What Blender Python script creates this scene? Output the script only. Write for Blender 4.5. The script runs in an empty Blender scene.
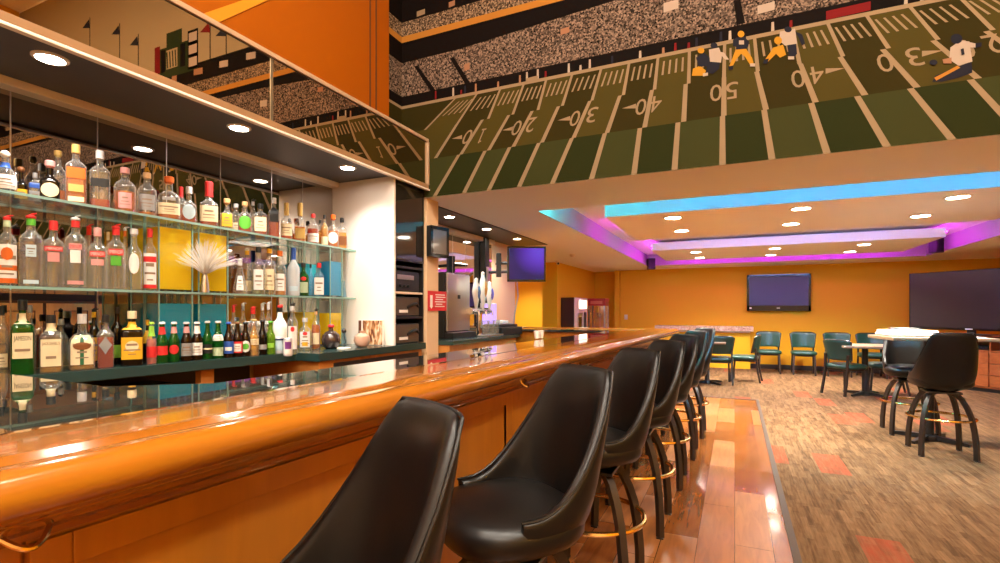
import bpy, bmesh, math, random
from mathutils import Vector, Matrix
random.seed(7)
R = math.radians
PI = math.pi
sc = bpy.context.scene
col = sc.collection

# ------------------------------------------------------------------ view
YAW = R(24.8); CA, SA = math.cos(YAW), math.sin(YAW)
F = 508.0; HOR = 310.0; EYE = 1.3

def on_z(px, py, Z):            # where the line of sight through a photo point meets a level
    d = F*(EYE-Z)/(py-HOR); u = (px-500)/F*d
    return (u*CA-d*SA, u*SA+d*CA, Z, d)
def on_x(px, X):                # ... meets a wall X = const
    t = (px-500)/F; d = X/(t*CA-SA)
    return (X, d*(t*SA+CA), d)
def on_y(px, Y):                # ... meets a wall Y = const
    t = (px-500)/F; d = Y/(t*SA+CA)
    return (d*(t*CA-SA), Y, d)
def z_at(py, d): return EYE+(HOR-py)*d/F

# ------------------------------------------------------------------ materials
MATS = {}
def lin(c):
    return tuple((v/12.92 if v <= .04045 else ((v+.055)/1.055)**2.4) for v in c)
def rgb(r, g, b): return lin((r/255, g/255, b/255))
def mat(name, c=(.5, .5, .5), rough=.5, metal=0, spec=.5, coat=0, emit=None, es=0, coat_r=.05):
    if name in MATS: return MATS[name]
    m = bpy.data.materials.new(name); m.use_nodes = True
    b = m.node_tree.nodes['Principled BSDF']
    b.inputs['Base Color'].default_value = (*c[:3], 1)
    b.inputs['Roughness'].default_value = rough
    b.inputs['Metallic'].default_value = metal
    b.inputs['Specular IOR Level'].default_value = spec
    b.inputs['Coat Weight'].default_value = coat
    b.inputs['Coat Roughness'].default_value = coat_r
    if emit:
        b.inputs['Emission Color'].default_value = (*emit, 1)
        b.inputs['Emission Strength'].default_value = es
    MATS[name] = m
    return m
def nodes(m):
    nt = m.node_tree
    return nt, nt.nodes, nt.links, nt.nodes['Principled BSDF']
def ramp(N, stops):
    r = N.new('ShaderNodeValToRGB'); e = r.color_ramp.elements
    while len(e) < len(stops): e.new(.5)
    for k, (p, c) in enumerate(stops):
        e[k].position = p; e[k].color = (*c[:3], 1)
    return r
def coords(N, L, scale=(1, 1, 1), rot=(0, 0, 0), kind='Object'):
    t = N.new('ShaderNodeTexCoord'); mp = N.new('ShaderNodeMapping')
    mp.inputs['Scale'].default_value = scale; mp.inputs['Rotation'].default_value = rot
    L.new(t.outputs[kind], mp.inputs['Vector']); return mp
def grain_mat(name, c1, c2, scale=(12, 1.2, 12), rough=.3, coat=0, bump=.0, detail=5, coat_r=.08):
    m = mat(name, c1, rough, coat=coat, coat_r=coat_r)
    nt, N, L, b = nodes(m)
    mp = coords(N, L, scale)
    n = N.new('ShaderNodeTexNoise'); n.inputs['Scale'].default_value = 2.2; n.inputs['Detail'].default_value = detail
    n.inputs['Distortion'].default_value = .6
    L.new(mp.outputs[0], n.inputs['Vector'])
    r = ramp(N, [(.32, c1), (.72, c2)]); L.new(n.outputs['Fac'], r.inputs[0])
    L.new(r.outputs[0], b.inputs['Base Color'])
    if bump:
        bp = N.new('ShaderNodeBump'); bp.inputs['Strength'].default_value = bump; bp.inputs['Distance'].default_value = .002
        L.new(n.outputs['Fac'], bp.inputs['Height']); L.new(bp.outputs[0], b.inputs['Normal'])
    return m
def thin_glass(name, tint=(1, 1, 1), body=0.0, bodycol=(1, 1, 1), rough=.03, ior=1.5, refl=1.0, edge=0.0):
    """sheet glass: clear, tinted, with surface reflection and (body) some scattering"""
    if name in MATS: return MATS[name]
    m = bpy.data.materials.new(name); m.use_nodes = True
    nt = m.node_tree; N, L = nt.nodes, nt.links
    N.remove(N['Principled BSDF'])
    out = N['Material Output']
    lw = N.new('ShaderNodeLayerWeight'); lw.inputs['Blend'].default_value = .5
    tr = N.new('ShaderNodeBsdfTransparent'); tr.inputs[0].default_value = (*tint, 1)
    gl = N.new('ShaderNodeBsdfGlossy'); gl.inputs['Roughness'].default_value = rough
    df = N.new('ShaderNodeBsdfDiffuse'); df.inputs[0].default_value = (*bodycol, 1)
    tl = N.new('ShaderNodeBsdfTranslucent'); tl.inputs[0].default_value = (*bodycol, 1)
    mb = N.new('ShaderNodeMixShader'); mb.inputs[0].default_value = .2
    L.new(df.outputs[0], mb.inputs[1]); L.new(tl.outputs[0], mb.inputs[2])
    m1 = N.new('ShaderNodeMixShader'); m1.inputs[0].default_value = body
    if edge:                       # bright rims put into the body colour, paler at grazing view
        e2 = N.new('ShaderNodeMath'); e2.operation = 'POWER'; e2.inputs[1].default_value = 3; L.new(lw.outputs['Facing'], e2.inputs[0])
        e3 = N.new('ShaderNodeMath'); e3.operation = 'MULTIPLY_ADD'; e3.inputs[1].default_value = edge; e3.inputs[2].default_value = body; e3.use_clamp = True
        L.new(e2.outputs[0], e3.inputs[0]); L.new(e3.outputs[0], m1.inputs[0])
    L.new(tr.outputs[0], m1.inputs[1]); L.new(mb.outputs[0], m1.inputs[2])
    f0 = ((ior-1)/(ior+1))**2
    pw = N.new('ShaderNodeMath'); pw.operation = 'POWER'; pw.inputs[1].default_value = 5; L.new(lw.outputs['Facing'], pw.inputs[0])
    mu = N.new('ShaderNodeMath'); mu.operation = 'MULTIPLY_ADD'; mu.inputs[1].default_value = (1-f0)*refl; mu.inputs[2].default_value = f0*refl
    L.new(pw.outputs[0], mu.inputs[0])
    m2 = N.new('ShaderNodeMixShader'); L.new(mu.outputs[0], m2.inputs[0])
    L.new(m1.outputs[0], m2.inputs[1]); L.new(gl.outputs[0], m2.inputs[2])
    L.new(m2.outputs[0], out.inputs[0])
    MATS[name] = m
    return m

# ------------------------------------------------------------------ mesh builder
class MB:
    def __init__(s): s.bm = bmesh.new(); s.mats = []; s.tf = None
    def mi(s, m):
        if m not in s.mats: s.mats.append(m)
        return s.mats.index(m)
    def v(s, p):
        p = Vector(p)
        return s.bm.verts.new(s.tf @ p if s.tf else p)
    def face(s, vs, m):
        try: f = s.bm.faces.new(vs)
        except ValueError: return None
        f.material_index = s.mi(m); f.smooth = True
        return f
    def poly(s, pts, m): return s.face([s.v(p) for p in pts], m)
    def grid(s, rows, m, closed=False):
        V = [[s.v(p) for p in r] for r in rows]
        for a, b in zip(V[:-1], V[1:]):
            n = len(a)
            for i in range(n if closed else n-1):
                j = (i+1) % n
                s.face([a[i], a[j], b[j], b[i]], m)
        return V
    def box(s, x0, x1, y0, y1, z0, z1, m, bev=0.0, seg=2):
        b = bmesh.new()
        bmesh.ops.create_cube(b, size=1)
        for v in b.verts:
            v.co = Vector(((x0+x1)/2+v.co.x*(x1-x0), (y0+y1)/2+v.co.y*(y1-y0), (z0+z1)/2+v.co.z*(z1-z0)))
        if bev > 0:
            bev = min(bev, .49*min(abs(x1-x0), abs(y1-y0), abs(z1-z0)))
            bmesh.ops.bevel(b, geom=b.edges[:], offset=bev, segments=seg, affect='EDGES', profile=.5)
        s.absorb(b, m)
    def absorb(s, b, m):
        mp = {v: s.v(v.co) for v in b.verts}
        for f in b.faces: s.face([mp[v] for v in f.verts], m)
        b.free()
    def prism(s, pts, z0, z1, m, bev=0.0):          # polygon in xy raised from z0 to z1
        b = bmesh.new()
        lo = [b.verts.new((x, y, z0)) for x, y in pts]; hi = [b.verts.new((x, y, z1)) for x, y in pts]
        n = len(pts)
        b.faces.new(lo[::-1]); b.faces.new(hi)
        for i in range(n): b.faces.new([lo[i], lo[(i+1) % n], hi[(i+1) % n], hi[i]])
        bmesh.ops.recalc_face_normals(b, faces=b.faces[:])
        if bev: bmesh.ops.bevel(b, geom=b.edges[:], offset=bev, segments=2, affect='EDGES')
        s.absorb(b, m)
    def extrude(s, prof, m, along, p0=(0, 0, 0), cap=True):   # prof: list of 3D points, swept by a vector
        a = [Vector(p)+Vector(p0) for p in prof]; d = Vector(along)
        A = [s.v(p) for p in a]; B = [s.v(p+d) for p in a]
        n = len(A)
        for i in range(n): s.face([A[i], A[(i+1) % n], B[(i+1) % n], B[i]], m)
        if cap: s.face(A[::-1], m); s.face(B, m)
    def lathe(s, prof, m, seg=20, c=(0, 0, 0), expo=None, rot=0, cap0=True, cap1=True):
        rows = []
        for k, (r, z) in enumerate(prof):
            n = expo[k] if expo else 2
            row = []
            for i in range(seg):
                a = 2*PI*i/seg+rot
                q = r*sq(a-rot, n)
                row.append((c[0]+q*math.cos(a), c[1]+q*math.sin(a), c[2]+z))
            rows.append(row)
        V = s.grid(rows, m, True)
        if cap0 and prof[0][0] > 1e-5: s.face(V[0][::-1], m)
        if cap1 and prof[-1][0] > 1e-5: s.face(V[-1], m)
    def tube(s, pts, r, m, seg=8, closed=False, square=False):
        P = [Vector(p) for p in pts]; n = len(P); rows = []
        prev = None
        for i in range(n):
            if closed: t = P[(i+1) % n]-P[i-1]
            else: t = P[min(i+1, n-1)]-P[max(i-1, 0)]
            t.normalize()
            if prev is None:
                up = Vector((0, 0, 1)) if abs(t.z) < .9 else Vector((1, 0, 0))
                x = t.cross(up).normalized()
            else:
                x = (prev-t*prev.dot(t)).normalized()
            prev = x; y = t.cross(x)
            rr = r[i] if isinstance(r, (list, tuple)) else r
            if square:
                w, h = (rr if isinstance(rr, tuple) else (rr, rr))
                rows.append([P[i]+x*a*w+y*b*h for a, b in ((-1, -1), (1, -1), (1, 1), (-1, 1))])
            else:
                rows.append([P[i]+(x*math.cos(2*PI*k/seg)+y*math.sin(2*PI*k/seg))*rr for k in range(seg)])
        if closed: rows.append(rows[0])
        V = s.grid(rows, m, True)
        if not closed: s.face(V[0][::-1], m); s.face(V[-1], m)
    def sphere(s, c, r, m, seg=12, rings=8, sz=1.0):
        pr = [(r*math.sin(PI*k/rings), -r*sz*math.cos(PI*k/rings)) for k in range(rings+1)]
        pr[0] = (1e-6, pr[0][1]); pr[-1] = (1e-6, pr[-1][1])
        s.lathe(pr, m, seg, c, cap0=False, cap1=False)
    def build(s, name, parent=None, loc=None, rotz=0, angle=38, weld=True, sub=0):
        if weld: bmesh.ops.remove_doubles(s.bm, verts=s.bm.verts[:], dist=1e-6)
        bmesh.ops.recalc_face_normals(s.bm, faces=s.bm.faces[:])
        me = bpy.data.meshes.new(name); s.bm.to_mesh(me); s.bm.free()
        for m in s.mats: me.materials.append(m)
        me.set_sharp_from_angle(angle=R(angle))
        o = bpy.data.objects.new(name, me); col.objects.link(o)
        if parent: o.parent = parent
        if loc: o.location = loc
        if rotz: o.rotation_euler.z = rotz
        if not sub:
            md = o.modifiers.new('even shading', 'WEIGHTED_NORMAL'); md.keep_sharp = True
        if sub:
            md = o.modifiers.new('smooth', 'SUBSURF'); md.levels = sub; md.render_levels = sub
        return o
def sq(a, n):
    if n == 2: return 1
    return (abs(math.cos(a))**n+abs(math.sin(a))**n)**(-1/n)

def tag(o, label, cat, group=None):
    o['label'] = label; o['category'] = cat
    if group: o['group'] = group
    return o
def thing(name, label, cat, loc=(0, 0, 0), rotz=0, group=None):
    o = bpy.data.objects.new(name, None); col.objects.link(o)
    o.location = loc; o.rotation_euler.z = rotz; o.empty_display_size = .1
    return tag(o, label, cat, group)
def struct(mb, name, **k):
    o = mb.build(name, **k); o['kind'] = 'structure'; return o
def dup(root, loc, rotz, label, group=None):
    r = root.copy(); col.objects.link(r); r.location = loc; r.rotation_euler.z = rotz; r['label'] = label
    if group: r['group'] = group
    for ch in list(root.children):
        c = ch.copy(); col.objects.link(c); c.parent = r
        for g in ch.children:
            d = g.copy(); col.objects.link(d); d.parent = c
    return r

# lettering as flat geometry
_glyph = {}
def glyph(txt):
    if txt in _glyph: return _glyph[txt]
    cu = bpy.data.curves.new('lettering', 'FONT'); cu.body = txt; cu.align_x = 'CENTER'; cu.align_y = 'CENTER'
    cu.resolution_u = 3
    o = bpy.data.objects.new('lettering', cu); col.objects.link(o)
    dg = bpy.context.evaluated_depsgraph_get(); e = o.evaluated_get(dg); me = e.to_mesh()
    vs = [(v.co.x, v.co.y) for v in me.vertices]; fs = [tuple(p.vertices) for p in me.polygons]
    e.to_mesh_clear(); bpy.data.objects.remove(o); bpy.data.curves.remove(cu)
    x0, x1 = min(v[0] for v in vs), max(v[0] for v in vs); y0, y1 = min(v[1] for v in vs), max(v[1] for v in vs)
    vs = [((x-x0)/(x1-x0), (y-y0)/(y1-y0)) for x, y in vs]
    _glyph[txt] = (vs, fs)
    return _glyph[txt]
def lay_text(mb, txt, fn, m):       # fn maps (0..1, 0..1) to a 3D point
    vs, fs = glyph(txt)
    V = [mb.v(fn(a, b)) for a, b in vs]
    for f in fs: mb.face([V[i] for i in f], m)
# ------------------------------------------------------------------ material set
M = {}
M['orange'] = mat('amber wall paint', (.80, .435, .018), .6, spec=.15)
M['rust'] = mat('deep orange wall paint', (.34, .078, .0012), .5, spec=.15)
M['stripe'] = mat('bright orange band', (.66, .24, .015), .5, spec=.2)
M['groove'] = mat('groove', (.10, .025, .003), .6)
M['cream'] = mat('cream ceiling paint', (.90, .88, .84), .6)
M['beige'] = mat('beige wall paint', (.72, .52, .32), .5)
M['white'] = mat('white laminate', (.86, .80, .74), .35)
M['charcoal'] = mat('charcoal soffit paint', (.060, .060, .064), .45)
M['darkceil'] = mat('near black ceiling', (.035, .03, .028), .45)
M['trim'] = mat('pale champagne trim', (.72, .60, .46), .35)
M['ivory'] = mat('ivory trim', (.85, .78, .68), .35)
M['baseboard'] = mat('black vinyl baseboard', (.03, .022, .018), .4)
M['mirror'] = mat('mirror glass', (.82, .80, .76), .0, metal=1); M['dim_mirror'] = mat('grey tinted mirror glass', (.40, .37, .34), .0, metal=1)  # second mirror darkened in colour to dim what it reflects
M['bronze_mirror'] = mat('bronze mirror glass', (.62, .50, .36), .012, metal=1)
M['black'] = mat('black plastic', (.012, .012, .013), .35)
M['gloss_black'] = mat('gloss black', (.006, .006, .007), .08, spec=.6)
M['screen'] = mat('dark screen', (.010, .008, .014), .10, spec=.7)
M['steel'] = mat('brushed steel', (.55, .53, .52), .28, metal=1)
M['chrome'] = mat('chrome', (.8, .8, .8), .08, metal=1)
M['brass'] = mat('brass', (.72, .47, .17), .18, metal=1)
M['bronzefoot'] = mat('dark bronze tube', (.035, .024, .018), .35, metal=.3)
M['green'] = mat('green vinyl', (.009, .050, .036), .40, coat=.15, coat_r=.2)
M['greenlight'] = mat('pale green vinyl seat', (.03, .15, .12), .35)
M['counter'] = mat('dark green laminate', (.018, .045, .043), .22, spec=.6)
M['red'] = mat('red plastic', (.62, .02, .03), .4)
M['paper'] = mat('white print', (.85, .82, .76), .5)
M['lamp'] = mat('lamp lens', (1, 1, 1), .5, emit=(1, .9, .74), es=28)
M['lampcool'] = mat('cool lamp lens', (1, 1, 1), .5, emit=(1, .93, .84), es=30)
M['barwood'] = grain_mat('honey stained bar wood', (.32, .105, .006), (.26, .082, .005), (9, .9, 9), .16, coat=.8, coat_r=.05)
M['panelwood'] = grain_mat('honey veneer panel', (.46, .175, .015), (.38, .135, .011), (7, 7, .8), .34, coat=.25, coat_r=.2)
M['oak'] = grain_mat('oak cabinet wood', (.55, .24, .06), (.42, .16, .03), (6, 6, 1), .4)
M['cherry'] = grain_mat('cherry cabinet wood', (.42, .12, .03), (.30, .075, .017), (5, 2, 12), .35, coat=.3)
M['tabletop'] = grain_mat('brown laminate tabletop', (.30, .20, .12), (.22, .14, .08), (3, 12, 3), .35)
def glass_top():
    m = mat('reflective bar glass', (.030, .036, .035), .025, spec=1.0, coat=1.0, coat_r=.01); return m
M['bartop'] = glass_top()
M['bartop'].node_tree.nodes['Principled BSDF'].inputs['IOR'].default_value = 1.9

def leather():
    m = mat('black vinyl', (.0035, .0028, .0025), .40, spec=.32, coat=.12, coat_r=.25)
    nt, N, L, b = nodes(m)
    mp = coords(N, L, (1, 1, 1)); n = N.new('ShaderNodeTexNoise'); n.inputs['Scale'].default_value = 160
    n.inputs['Detail'].default_value = 3; L.new(mp.outputs[0], n.inputs['Vector'])
    bp = N.new('ShaderNodeBump'); bp.inputs['Strength'].default_value = .10; bp.inputs['Distance'].default_value = .002
    L.new(n.outputs['Fac'], bp.inputs['Height']); L.new(bp.outputs[0], b.inputs['Normal'])
    return m
M['vinyl'] = leather()

def marble():
    m = mat('brown veined stone', (.5, .35, .25), .25)
    nt, N, L, b = nodes(m); mp = coords(N, L, (6, 6, 6))
    n = N.new('ShaderNodeTexNoise'); n.inputs['Scale'].default_value = 3; n.inputs['Detail'].default_value = 8
    n.inputs['Distortion'].default_value = 1.5; L.new(mp.outputs[0], n.inputs['Vector'])
    r = ramp(N, [(.3, (.28, .14, .09)), (.5, (.55, .36, .24)), (.7, (.70, .55, .42))]); L.new(n.outputs['Fac'], r.inputs[0])
    L.new(r.outputs[0], b.inputs['Base Color']); return m
M['marble'] = marble()

def plank_floor():
    m = mat('orange plank flooring', (.4, .16, .05), .2, coat=.3, coat_r=.08)
    nt, N, L, b = nodes(m)
    mp = coords(N, L, (1, 1, 1), (0, 0, R(90)))
    br = N.new('ShaderNodeTexBrick'); br.offset = .37; br.inputs['Scale'].default_value = 1
    br.inputs['Brick Width'].default_value = .92; br.inputs['Row Height'].default_value = .19
    br.inputs['Mortar Size'].default_value = .0016; br.inputs['Color1'].default_value = (0, 0, 0, 1)
    br.inputs['Color2'].default_value = (1, 1, 1, 1); br.inputs['Mortar'].default_value = (.2, .2, .2, 1); br.inputs['Bias'].default_value = 0
    L.new(mp.outputs[0], br.inputs['Vector'])
    r = ramp(N, [(0, (.20, .066, .016)), (.35, (.25, .085, .020)), (.7, (.29, .105, .026)), (1, (.35, .14, .042))])
    L.new(br.outputs['Color'], r.inputs[0])
    mg = coords(N, L, (11, 1.3, 1)); n = N.new('ShaderNodeTexNoise'); n.inputs['Scale'].default_value = 2.5
    n.inputs['Detail'].default_value = 4; n.inputs['Distortion'].default_value = .8; L.new(mg.outputs[0], n.inputs['Vector'])
    g = ramp(N, [(.3, (.66, .58, .50)), (.62, (1.08, 1.05, 1.0))]); L.new(n.outputs['Fac'], g.inputs[0])
    mx = N.new('ShaderNodeMixRGB'); mx.blend_type = 'MULTIPLY'; mx.inputs[0].default_value = .8
    L.new(r.outputs[0], mx.inputs[1]); L.new(g.outputs[0], mx.inputs[2])
    mm = N.new('ShaderNodeMixRGB'); mm.inputs[2].default_value = (.10, .04, .015, 1)
    L.new(br.outputs['Fac'], mm.inputs[0]); L.new(mx.outputs[0], mm.inputs[1]); L.new(mm.outputs[0], b.inputs['Base Color'])
    rr = N.new('ShaderNodeMapRange'); rr.inputs[3].default_value = .12; rr.inputs[4].default_value = .36
    L.new(br.outputs['Color'], rr.inputs[0]); L.new(rr.outputs[0], b.inputs['Roughness'])
    return m
M['plank'] = plank_floor()

def carpet():
    m = mat('patterned carpet', (.3, .2, .1), .95, spec=.1)
    nt, N, L, b = nodes(m)
    t = N.new('ShaderNodeTexCoord'); sx = N.new('ShaderNodeSeparateXYZ'); L.new(t.outputs['Object'], sx.inputs[0])
    def math_(op, a, bb=None):
        q = N.new('ShaderNodeMath'); q.operation = op
        for i, v in enumerate((a, bb)):
            if v is None: continue
            if isinstance(v, (int, float)): q.inputs[i].default_value = v
            else: L.new(v, q.inputs[i])
        return q.outputs[0]
    def cells(w, h, seed):
        cx = math_('FLOOR', math_('DIVIDE', sx.outputs[0], w))
        sh = N.new('ShaderNodeTexWhiteNoise'); sh.noise_dimensions = '2D'
        c0 = N.new('ShaderNodeCombineXYZ'); L.new(cx, c0.inputs[0]); c0.inputs[1].default_value = seed; L.new(c0.outputs[0], sh.inputs['Vector'])
        cy = math_('FLOOR', math_('ADD', math_('DIVIDE', sx.outputs[1], h), sh.outputs['Value']))
        c = N.new('ShaderNodeCombineXYZ'); L.new(cx, c.inputs[0]); L.new(cy, c.inputs[1]); c.inputs[2].default_value = seed
        w_ = N.new('ShaderNodeTexWhiteNoise'); w_.noise_dimensions = '3D'; L.new(c.outputs[0], w_.inputs['Vector'])
        return w_.outputs['Value']
    a = cells(.034, .33, 3.0); a2 = cells(.055, .21, 5.0); c2 = cells(.21, .62, 9.0)
    fine = N.new('ShaderNodeTexNoise'); fine.inputs['Scale'].default_value = 1; fine.inputs['Detail'].default_value = 5
    mp = coords(N, L, (70, 7, 1)); L.new(mp.outputs[0], fine.inputs['Vector'])
    v = math_('ADD', math_('ADD', math_('MULTIPLY', a, .22), math_('MULTIPLY', a2, .14)), math_('ADD', math_('MULTIPLY', c2, .06), math_('MULTIPLY', fine.outputs['Fac'], .62)))
    r = ramp(N, [(.32, (.082, .042, .018)), (.52, (.136, .073, .033)), (.75, (.195, .110, .052))]); L.new(v, r.inputs[0])
    oc = cells(.21, .62, 9.0)
    th = math_('GREATER_THAN', oc, .905)
    n2 = N.new('ShaderNodeTexNoise'); n2.inputs['Scale'].default_value = 1; mp2 = coords(N, L, (24, 5, 1)); L.new(mp2.outputs[0], n2.inputs['Vector'])
    th2 = math_('MULTIPLY', th, math_('MINIMUM', math_('MULTIPLY', n2.outputs['Fac'], 1.1), 1.0))
    mx = N.new('ShaderNodeMixRGB'); mx.inputs[2].default_value = (.27, .050, .021, 1)
    L.new(th2, mx.inputs[0]); L.new(r.outputs[0], mx.inputs[1]); L.new(mx.outputs[0], b.inputs['Base Color'])
    sp = N.new('ShaderNodeTexNoise'); sp.inputs['Scale'].default_value = 260; L.new(t.outputs['Object'], sp.inputs['Vector'])
    bp = N.new('ShaderNodeBump'); bp.inputs['Strength'].default_value = .4; bp.inputs['Distance'].default_value = .006
    L.new(sp.outputs['Fac'], bp.inputs['Height']); L.new(bp.outputs[0], b.inputs['Normal'])
    return m
M['carpet'] = carpet()

# ------------------------------------------------------------------ room shell
XB = -3.07          # wall behind the bar bottles
XU = -2.70          # orange wall above the soffit
YM = 3.75           # mural wall
YBACK, XR, XL = 12.7, 4.55, -5.2
ZC, ZTOP, YF = 2.28, 5.6, -3.2

b = MB(); b.box(XL, .29, YF, 8.2, -.1, 0, M['plank']); struct(b, 'floor_wood')
b = MB(); b.box(.29, XR, YF, 13.4, -.1, 0, M['carpet']); b.box(XL, .29, 8.2, 13.4, -.1, 0, M['carpet']); struct(b, 'floor_carpet')
b = MB(); b.box(.275, .315, YF, 8.2, 0, .007, mat('brown transition strip', (.07, .045, .032), .6, spec=.2), .003)
b.box(-3.3, .275, 8.185, 8.215, 0, .006, mat('brown transition strip'), .002); struct(b, 'trim_1')
# far walls
b = MB(); b.box(-2.58, XR+.2, YBACK, YBACK+.15, 0, ZC+.3, M['orange']); struct(b, 'wall_back')
b = MB(); b.box(-3.4, -2.64, 13.02, 13.16, 0, ZC+.3, M['orange']); b.box(-2.72, -2.59, YBACK-.02, 13.15, 0, ZC+.3, M['orange']); struct(b, 'wall_alcove')
b = MB(); b.box(-3.62, -3.30, 9.93, 13.3, 0, ZC+.3, M['orange']); struct(b, 'wall_left_far')
b = MB(); b.box(XL, -3.5, 11.2, 11.35, 0, ZC+.3, mat('yellow passage paint', (.80, .42, .02), .5)); struct(b, 'wall_passage')
b = MB(); b.box(XL, XL+.1, YF, 11.3, 0, ZTOP, M['orange']); struct(b, 'wall_left_outer')
b = MB(); b.box(XR, XR+.15, YF, 13.4, 0, ZTOP, M['orange']); struct(b, 'wall_right')
b = MB(); b.box(XL, XR+.15, YF-.15, YF, 0, ZTOP, M['beige']); struct(b, 'wall_front')
b = MB(); b.box(XB-.15, XB, YF, 7.2, 0, 2.60, M['beige']); struct(b, 'wall_bar')
# upper orange wall with two thin grooves and a lighter band
b = MB(); b.box(XL, XU, YF, YM+.2, 2.78, ZTOP, M['rust'])
y1 = on_x(370, XU)[1]; y2 = on_x(376, XU)[1]
for y in (y1, y2): b.box(XU, XU+.004, y-.008, y+.008, 2.78, ZTOP, M['groove'])
q = []
for px, py in ((205, 13), (243, 0), (268, 0), (215, 24)):
    X, Y, d = on_x(px, XU); q.append((XU+.003, Y, z_at(py, d)))
dq = Vector(q[1])-Vector(q[0]); dr = Vector(q[2])-Vector(q[3])
q[0] = tuple(Vector(q[0])-dq*1.2); q[3] = tuple(Vector(q[3])-dr*1.2); q[1] = tuple(Vector(q[1])+dq*4); q[2] = tuple(Vector(q[2])+dr*4)
b.poly(q, M['stripe'])
struct(b, 'wall_left_upper')
# mural wall and its pier
b = MB(); b.box(XU, XR, YM, YM+.2, ZC, ZTOP, M['cream']); struct(b, 'wall_mural')
b = MB(); b.box(XB, -2.44, YM+.01, YM+.2, 0, ZC, M['beige'], .004); struct(b, 'wall_pier')
b = MB(); b.box(XL, XR+.15, YF-.15, YM+.2, ZTOP, ZTOP+.1, M['cream']); struct(b, 'ceiling_high')
# low ceiling with its recess
RX0, RX1, RY0, RY1, ZR = -1.77, 3.15, 4.73, 11.6, 2.52
b = MB()
y0 = YM+.2
b.box(XL, RX0, y0, 13.4, ZC, ZR, M['cream']); b.box(RX1, XR, y0, 13.4, ZC, ZR, M['cream'])
b.box(RX0, RX1, y0, RY0, ZC, ZR, M['cream']); b.box(RX0, RX1, RY1, 13.4, ZC, ZR, M['cream'])
b.box(RX0, RX1, RY0, RY1, ZR, ZR+.06, M['cream'])
g = mat('grey cove lining', (.34, .31, .33), .6); e = .004  # cove faces darkened in colour so the LED hues read saturated
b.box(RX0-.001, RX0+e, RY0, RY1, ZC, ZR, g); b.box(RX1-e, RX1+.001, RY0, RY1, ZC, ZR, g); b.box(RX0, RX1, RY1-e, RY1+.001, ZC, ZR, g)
struct(b, 'ceiling')
b = MB(); b.box(XB, -2.53, y0, 7.16, ZC-.012, ZC-.002, M['darkceil']); struct(b, 'ceiling_dark')
for nm, (ya, yb) in (('ceiling_cloud', (5.66, 7.72)), ('ceiling_cloud', (9.2, 11.22))):
    b = MB(); b.box(-1.32, 2.72, ya, yb, 2.34, 2.47, M['cream']); b.box(-1.0, 2.4, ya+.35, yb-.35, 2.47, ZR, M['cream'])
    
    if ya < 6: b.box(-1.32, 2.72, ya-.003, ya+.001, 2.34, 2.47, mat('grey cove lining'))  # near face darkened likewise, so the cyan light shows
    struct(b, nm)
b = MB(); b.box(-2.58, XR, YBACK-.015, YBACK, 0, .1, M['baseboard'], .003); struct(b, 'baseboard_back')
b = MB(); b.box(XR-.015, XR, YF, YBACK, 0, .1, M['baseboard'], .003); struct(b, 'baseboard_right')

# soffit over the back bar
b = MB()
b.box(XB, -2.42, YF, YM, 2.36, 2.77, M['charcoal'])
struct(b, 'ceiling_soffit')
t = thing('soffit_mirror', 'long bronze-tinted mirror facing the soffit above the bottle shelves', 'mirror', (0, 0, 0))
b = MB(); ys = on_x(271, -2.42)[1]
b.box(-2.42, -2.416, YF, ys-.006, 2.385, 2.745, M['bronze_mirror']); b.build('mirror_pane', t)
b = MB(); b.box(-2.42, -2.416, ys+.006, YM-.03, 2.385, 2.745, M['bronze_mirror']); b.build('mirror_pane', t)
b = MB(); b.box(-2.42, -2.405, YF, YM-.012, 2.350, 2.385, mat('brown frame', (.30, .17, .08), .4), .003); b.box(-2.42, -2.405, YF, YM-.012, 2.752, 2.780, mat('beige frame', (.44, .30, .19), .4), .004)
b.box(-2.42, -2.40, YM-.035, YM-.012, 2.38, 2.752, mat('beige frame'), .003); b.box(-2.42, -2.412, ys-.008, ys+.008, 2.385, 2.745, mat('seam', (.25, .2, .13), .3, metal=.6)); b.build('mirror_frame', t)
b = MB(); b.box(-2.43, -2.399, YF, YM, 2.333, 2.347, M['ivory'], .003); o = struct(b, 'trim_2')
b = MB(); b.box(XB, -2.99, YF, 3.28, 2.32, 2.36, M['trim'], .004); struct(b, 'trim_3')

def back_mirror(name, label, y0, y1, z0, z1, seams, mm='mirror'):
    t = thing(name, label, 'mirror', (XB, (y0+y1)/2, z0))
    b = MB(); c = (y0+y1)/2
    b.box(0, .005, y0-c, y1-c, 0, z1-z0, M[mm]); b.build('mirror_pane', t)
    b = MB()
    for s in seams: b.box(.005, .0065, s-c-.0025, s-c+.0025, 0, z1-z0, M['steel'])
    b.build('mirror_seam', t)
back_mirror('wall_mirror', 'panelled mirror behind the shelves of liquor bottles', -2.9, 3.28, 1.02, 2.33, [on_x(x, XB+.01)[1] for x in (11, 98, 167, 221, 272, 303)], 'dim_mirror')
back_mirror('wall_mirror', 'mirror behind the beer taps beyond the red sign', 3.98, 6.35, 1.08, 2.22, [on_x(x, XB+.01)[1] for x in (453, 466)])

b = MB(); b.box(XB, XB+.06, 3.97, 6.35, 2.205, 2.262, M['trim'], .004); struct(b, 'trim_4')
# white end panel and equipment bay
b = MB(); b.box(XB, -2.44, 3.285, 3.31, 1.0, 2.36, M['white'], .003); struct(b, 'wall_end_panel')
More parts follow.
